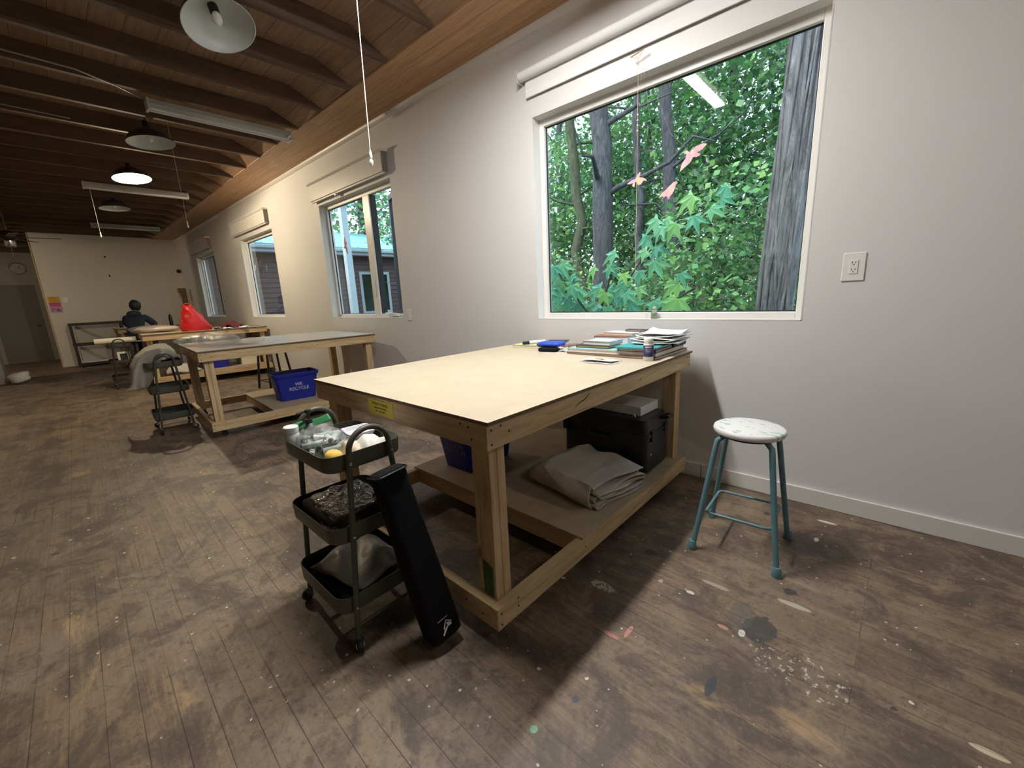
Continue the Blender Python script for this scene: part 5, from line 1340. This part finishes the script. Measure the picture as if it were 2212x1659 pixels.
MB().box(-0.19, 0.19, -0.18, 0.18, 0.0042, 0.0048).build('printed_area', M('grey_print', (0.07, 0.07, 0.08), 0.4), pos)
roll = thing('paper_roll', 'cream paper roll lying on the dark brown cart', 'roll', (-9.75, 0.69, 0.778), -8)
MB().tube([(0.02, -0.27, 0.025), (0.02, 0.25, 0.025)], 0.05, 20).build('rolled_paper', cream, roll, smooth=40)
# under the third table
for lab, loc, s_, m_, rz in (('white carton on the near end of the third table shelf', (-9.70, 1.55, 0.2065), (0.12, 0.10, 0.30), 'paper', 5), ('low cream box right of the dark blue bin', (-9.05, 2.42, 0.2065), (0.28, 0.30, 0.20), cream, -4), ('tall pale carton at the wall end of the third table shelf', (-9.75, 2.45, 0.2065), (0.35, 0.40, 0.33), 'paper', -2)):
    b = thing('carton', lab, 'box', loc, rz, 'cartons on the third table shelf')
    MB().box(-s_[0] / 2, s_[0] / 2, -s_[1] / 2, s_[1] / 2, 0, s_[2]).build('carton_body', m_, b, bevel=0.003)
    MB().box(-s_[0] / 2 - 0.002, s_[0] / 2 + 0.002, -0.02, 0.02, s_[2] - 0.001, s_[2] + 0.001).build('tape_strip', yel, b)
rag('drop_cloth', 'crumpled drop cloth hanging off the near end of the third table shelf', 'cloth', (-8.98, 1.37, 0.2065), (0.34, 0.44, 0.10), 41, 'canvas', 0.06, None, 0.008, 5)
sg = thing('picture_frame', 'small white framed picture leaning beside the dark brown cart', 'picture', (-9.30, 0.86, 0.43), -3)
MB().box(-0.012, 0.012, -0.075, 0.075, 0, 0.19).build('frame', 'white', sg); MB().box(0.012, 0.0135, -0.045, 0.045, 0.03, 0.16).build('print_area', blk, sg)
# cart keeps the picture on its middle tray
sg.location = (-9.62, 0.72, 0.425)

# ---------------------------------------------------------------- far end: seated person, things on the last table
def skinned(name, nodes, edges, root, mat, parent, sub=2, smooth=True):
    me = bpy.data.meshes.new(name); keys = list(nodes)
    me.from_pydata([nodes[k][0] for k in keys], [(keys.index(a), keys.index(b)) for a, b in edges], [])
    o = bpy.data.objects.new(name, me); COL.objects.link(o)
    md = o.modifiers.new('skin', 'SKIN'); md.use_smooth_shade = True; md.branch_smoothing = 0.6
    for i, k in enumerate(keys):
        r = nodes[k][1]; sv = me.skin_vertices[0].data[i]
        sv.radius = r if isinstance(r, tuple) else (r, r); sv.use_root = (k == root)
    o.modifiers.new('sub', 'SUBSURF').levels = sub
    dg = bpy.context.evaluated_depsgraph_get(); dg.update()
    m2 = bpy.data.meshes.new_from_object(o.evaluated_get(dg)); m2.name = name
    bpy.data.objects.remove(o); bpy.data.meshes.remove(me)
    m2.materials.clear(); m2.materials.append(MT[mat] if isinstance(mat, str) else mat); m2.shade_smooth()
    o = bpy.data.objects.new(name, m2); COL.objects.link(o); o.parent = parent
    return o
pe = thing('person', 'person in a dark blue hoodie sitting at the farthest table, back to the camera', 'person', (-12.45, 1.22, 0.0), 58)
# local frame: facing +y, seat at z 0.64
skin = M('skin', (0.52, 0.33, 0.25), 0.55)
nd = {'pel': ((0, 0, 0.73), 0.115), 'wai': ((0, 0.04, 0.88), 0.10), 'che': ((0, 0.11, 1.06), 0.11), 'nkb': ((0, 0.16, 1.21), 0.07), 'nek': ((0, 0.20, 1.27), 0.052), 'jaw': ((0, 0.25, 1.335), (0.062, 0.07)), 'hed': ((0, 0.255, 1.42), (0.076, 0.090)), 'crn': ((0, 0.245, 1.475), (0.055, 0.065))}
ed = [('pel', 'wai'), ('wai', 'che'), ('che', 'nkb'), ('nkb', 'nek'), ('nek', 'jaw'), ('jaw', 'hed'), ('hed', 'crn')]
hoodn, hooded = {}, []
for s, n in ((-1, 'l'), (1, 'r')):
    nd['sh' + n] = ((s * 0.175, 0.13, 1.155), 0.052); nd['el' + n] = ((s * 0.26, 0.26, 0.985), 0.045); nd['wr' + n] = ((s * 0.16, 0.50, 0.940), 0.030)
    nd['hd' + n] = ((s * 0.13, 0.555, 0.928), (0.036, 0.018))
    ed += [('che', 'sh' + n), ('sh' + n, 'el' + n), ('el' + n, 'wr' + n), ('wr' + n, 'hd' + n)]
    for f in range(4):
        bx_ = s * (0.104 + 0.018 * f); ln = (0.045, 0.054, 0.05, 0.038)[f]
        nd['f%s%d' % (n, f)] = ((bx_, 0.60, 0.924), 0.009); nd['g%s%d' % (n, f)] = ((bx_ - s * 0.006, 0.60 + ln * 0.6, 0.921), 0.008); nd['h%s%d' % (n, f)] = ((bx_ - s * 0.01, 0.60 + ln, 0.910), 0.006)
        ed += [('hd' + n, 'f%s%d' % (n, f)), ('f%s%d' % (n, f), 'g%s%d' % (n, f)), ('g%s%d' % (n, f), 'h%s%d' % (n, f))]
    nd['t' + n] = ((s * 0.085, 0.555, 0.921), 0.010); nd['u' + n] = ((s * 0.070, 0.59, 0.912), 0.008); ed += [('hd' + n, 't' + n), ('t' + n, 'u' + n)]
    nd['hip' + n] = ((s * 0.10, 0.06, 0.70), 0.085); nd['kne' + n] = ((s * 0.14, 0.42, 0.68), 0.058); nd['ank' + n] = ((s * 0.13, 0.34, 0.26), 0.038); nd['toe' + n] = ((s * 0.14, 0.46, 0.245), 0.034)
    ed += [('pel', 'hip' + n), ('hip' + n, 'kne' + n), ('kne' + n, 'ank' + n), ('ank' + n, 'toe' + n)]
skinned('body', nd, ed, 'pel', skin, pe, 2)
navy = M('navy_hoodie', (0.030, 0.045, 0.068), 0.9, var=0.12, scale=20, bump=0.2, bscale=60)
hn = {k: (nd[k][0], tuple(x + 0.022 for x in (nd[k][1] if isinstance(nd[k][1], tuple) else (nd[k][1],) * 2))) for k in ('wai', 'che', 'shl', 'shr', 'ell', 'elr', 'wrl', 'wrr')}
hn['che'] = (nd['che'][0], (0.158, 0.158)); hn['wai'] = (nd['wai'][0], (0.15, 0.15)); hn['hem'] = ((0, 0.0, 0.77), (0.158, 0.158)); hn['nkb'] = ((0, 0.145, 1.205), (0.085, 0.08))
for k in ('shl', 'shr'): hn[k] = (hn[k][0], (0.098, 0.098))
for k in ('ell', 'elr'): hn[k] = (hn[k][0], (0.074, 0.074))
ho = skinned('hoodie', hn, [('hem', 'wai'), ('wai', 'che'), ('che', 'nkb'), ('che', 'shl'), ('shl', 'ell'), ('ell', 'wrl'), ('che', 'shr'), ('shr', 'elr'), ('elr', 'wrr')], 'hem', navy, pe, 2)
MB().loft(blob((0, 0.10, 1.215), (0.135, 0.10, 0.075), 2, 0.12, 22, 12)).build('hood', navy, ho, smooth=60)
tn = {k: (nd[k][0], tuple(x + 0.016 for x in (nd[k][1] if isinstance(nd[k][1], tuple) else (nd[k][1],) * 2))) for k in ('pel', 'hipl', 'hipr', 'knel', 'kner', 'ankl', 'ankr')}
skinned('trousers', tn, [('pel', 'hipl'), ('hipl', 'knel'), ('knel', 'ankl'), ('pel', 'hipr'), ('hipr', 'kner'), ('kner', 'ankr')], 'pel', M('dark_trousers', (0.022, 0.024, 0.032), 0.9), pe, 2)
hr = M('dark_brown_hair', (0.030, 0.021, 0.017), 0.55, var=0.3, scale=30, stretch=(6, 6, 1))
MB().loft(blob((0, 0.212, 1.405), (0.104, 0.108, 0.122), 5, 0.10, 24, 14)).build('hair', hr, pe, smooth=60)
MB().lathe([(0.012, 0), (0.016, 0.01), (0.004, 0.03)], (0, 0.335, 1.385), 8, Matrix.Rotation(R(-90), 4, 'X')).build('nose', skin, pe, smooth=60)
for s in (-1, 1):
    MB().ball((s * 0.03, 0.322, 1.415), 0.011, 8, 6).build('eye', M('eye_white', (0.8, 0.8, 0.78), 0.3) if s < 0 else bpy.data.materials['eye_white'], pe, smooth=60)
    MB().box(s * 0.14 - 0.045, s * 0.14 + 0.045, 0.30, 0.52, 0.197, 0.275).build('shoe', 'rubber', pe, bevel=0.02)
MB().box(-0.022, 0.022, 0.315, 0.328, 1.345, 1.352).build('mouth', M('lip', (0.40, 0.16, 0.14), 0.5), pe)

ZT4 = 0.8995
wb3 = thing('water_bottle', 'black water bottle standing on the farthest table', 'bottle', (-12.95, 1.955, ZT4))
MB().lathe([(0.036, 0), (0.038, 0.005), (0.038, 0.20), (0.026, 0.225)], (0, 0, 0), 20).build('bottle_body', 'blackplastic', wb3, smooth=40)
MB().lathe([(0.028, 0.225), (0.028, 0.255), (0.010, 0.26), (0.010, 0.285)], (0, 0, 0), 16).build('bottle_cap', 'black', wb3, smooth=40)
flat('paper_sheet', 'white paper in front of the seated person', 'paper', (-13.12, 1.66, ZT4), 20, 0.30, 0.22, 0.003, 'paper')
flat('notebook', 'dark notebook beside the black water bottle', 'notebook', (-13.0, 2.18, ZT4), 8, 0.24, 0.18, 0.012, blk, 'paper')
tr = flat('tray', 'black tray of supplies near the window on the farthest table', 'tray', (-13.0, 2.48, ZT4), -4, 0.30, 0.26, 0.05, blk)
rag('towel', 'white towel on the black tray of supplies', 'towel', (-13.0, 2.46, ZT4 + 0.052), (0.22, 0.20, 0.03), 44, 'paper', 0.02, None, 0.004)

# drying rack, easel post, papers on the far wall
rk = thing('drying_rack', 'low dark frame rack with white screens against the far wall', 'rack', (-14.72, 0.745, 0))
dkw = M('dark_stained_wood', (0.030, 0.016, 0.020), 0.5)
for y in (-0.455, 0.455):
    for x in (-0.16, 0.16): MB().box(x - 0.02, x + 0.02, y - 0.025, y + 0.025, 0.0, 1.03).build('post', dkw, rk)
for z in (0.06, 0.54, 1.03):
    for x in (-0.16, 0.16): MB().box(x - 0.021, x + 0.021, -0.49, 0.49, z - 0.03, z + 0.03).build('rail', dkw, rk)
    for y in (-0.455, 0.455): MB().box(-0.16, 0.16, y - 0.02, y + 0.02, z - 0.025, z + 0.025).build('cross_rail', dkw, rk)
MB().box(-0.16, -0.15, -0.38, 0.41, 0.57, 1.0).build('screen', M('pale_screen_mesh', (0.52, 0.50, 0.46), 0.7), rk)
MB().box(-0.16, -0.15, -0.38, 0.41, 0.11, 0.50).build('screen', bpy.data.materials['pale_screen_mesh'], rk)
MB().box(-0.14, 0.14, -0.43, 0.43, 0.092, 0.12).build('bottom_board', 'paper', rk)
ep = thing('timber_post', 'short brown timber post standing in the far corner by the window', 'post', (-14.55, 2.60, 0))
MB().box(-0.06, 0.06, -0.055, 0.055, 0, 1.84).build('post_shaft', M('brown_timber', (0.20, 0.125, 0.055), 0.7, var=0.2, scale=5, stretch=(5, 5, 0.5)), ep)
MB().box(-0.065, 0.065, -0.11, 0.055, 1.72, 1.84).build('post_head', bpy.data.materials['brown_timber'], ep)
MB().tube([(0.08, 0.09, 0.9), (0.07, 0.07, 1.7)], 0.016, 8).build('leaning_stick', 'pinez', ep)
for i, (n, z0, z1, c, lab) in enumerate((('orange', 1.585, 1.715, (0.78, 0.40, 0.06), 'orange paper notice on the far wall, topmost of three'), ('pink', 1.475, 1.578, (0.66, 0.12, 0.28), 'hot pink paper notice on the far wall, middle of three'), ('violet', 1.335, 1.468, (0.54, 0.28, 0.52), 'violet paper notice with a dark drawing on the far wall, lowest of three'))):
    p_ = thing('paper_notice', lab, 'notice', (FX, 0.145, (z0 + z1) / 2), 0, 'coloured notices on the far wall')
    h = (z1 - z0) / 2
    MB().box(0.001, 0.003, -0.10, 0.10, -h, h).build('notice_sheet', M(n + '_paper', c, 0.8), p_)
    tx = MB()
    if i < 2:
        for k in range(4 if i == 0 else 2): tx.box(0.0031, 0.0034, -0.07, 0.055 - 0.02 * (k % 2), h * 0.55 - k * 0.025, h * 0.55 - k * 0.025 + 0.007)
    else:
        tx.prism([(0.0, -0.02), (0.03, 0.03), (0.05, 0.0), (0.075, -0.035), (0.03, -0.03)], frame_T((0.0031, 0, 0), (0, 1, 0), (0, 0, 1)), 0.0004)
        tx.box(0.0031, 0.0034, -0.08, -0.02, 0.01, 0.02).box(0.0031, 0.0034, -0.08, -0.03, -0.015, -0.005)
    tx.build('print_marks', M(n + '_ink', tuple(x * 0.3 for x in c), 0.8), p_)
bc = cord('thin pull cord with two dark beads in front of the far wall', (-14.4, 1.18, 3.312), (-14.4, 1.18, 2.2), 0.001, False)
for z in (-0.70, -1.15): MB().ball((0, 0, z), (0.016, 0.016, 0.026), 10, 6).build('bead', 'rubber', bc)

# back corridor: door, clock
dr = MB().box(X0 + 0.001, X0 + 0.03, -1.0, -0.12, 0.0, 2.13)
door = struct(dr.build('door_1', M('grey_door_paint', (0.17, 0.165, 0.15), 0.55)))
for z0, z1 in ((0.18, 1.0), (1.15, 2.0)):
    MB().box(X0 + 0.03, X0 + 0.036, -0.88, -0.24, z0, z1).build('door_panel', bpy.data.materials['grey_door_paint'], door, bevel=0.003)
MB().tube([(X0 + 0.03, -0.2, 1.02), (X0 + 0.07, -0.2, 1.02), (X0 + 0.07, -0.3, 1.02)], 0.01, 8).build('door_handle', 'steel', door)
struct(MB().box(X0, X0 + 0.045, -1.12, -1.0, 0, 2.26).box(X0, X0 + 0.045, -0.12, 0.0, 0, 2.26).box(X0, X0 + 0.045, -1.0, -0.12, 2.13, 2.26).build('trim_3', 'wallgrey'))
struct(MB().box(X0, X0 + 0.02, YL, 0.0, 3.0, 3.17).build('trim_4', 'joist'))
ckl = thing('wall_clock', 'round pale wall clock above the grey corridor door', 'clock', (X0, -0.34, 2.58))
TY = Matrix.Rotation(R(90), 4, 'Y')
MB().lathe([(0.13, 0.001), (0.15, 0.02), (0.155, 0.035), (0.145, 0.04), (0.135, 0.03)], (0, 0, 0), 36, TY, True, False).build('clock_rim', 'steel', ckl, smooth=40)
MB().lathe([(0.134, 0.012), (0.134, 0.026)], (0, 0, 0), 36, TY).build('clock_face', M('clock_face', (0.40, 0.38, 0.36), 0.5), ckl)
MB().tube([(0.03, 0, 0), (0.03, 0.05, 0.05)], 0.005, 6).tube([(0.03, 0, 0), (0.03, 0.09, -0.03)], 0.004, 6).build('clock_hands', 'black', ckl)
lp = thing('paper_scrap', 'crumpled white paper on the floor at the left edge', 'paper', (-12.55, -0.62, 0.0))
MB().loft(blob((0, 0, 0.10), (0.20, 0.16, 0.12), 21, 0.4, 18, 10, 0.8)).build('crumpled_sheet', 'paper', lp, smooth=40)

# paper birds stuck in the other windows
for lab, x, z, s_, mt_ in (('orange paper bird hanging in the casement window', -5.40, 2.0, 0.15, C('orange_paper', (0.50, 0.17, 0.09))), ('upper dark paper bird in the third window', -8.55, 2.08, 0.12, C('dark_red_paper', (0.10, 0.02, 0.03))), ('lower dark paper bird in the third window', -8.72, 1.90, 0.12, bpy.data.materials['dark_red_paper']), ('white paper bird in the third window', -9.0, 1.98, 0.12, 'paper')):
    b = thing('paper_bird', lab, 'paper bird', (x, W + 0.02, z), 0, 'paper birds in the smaller windows')
    MB().prism(fly if 'orange' in lab else soar, Matrix.Rotation(R(90), 4, 'X') @ Matrix.Rotation(R(60), 4, 'Z') @ Matrix.Scale(s_, 4), 0.01).build('bird_cutout', mt_, b)
    MB().tube([(0, 0, 0.02), (0, 0, 2.5 - z)], 0.0006, 4).build('thread', thr, b)
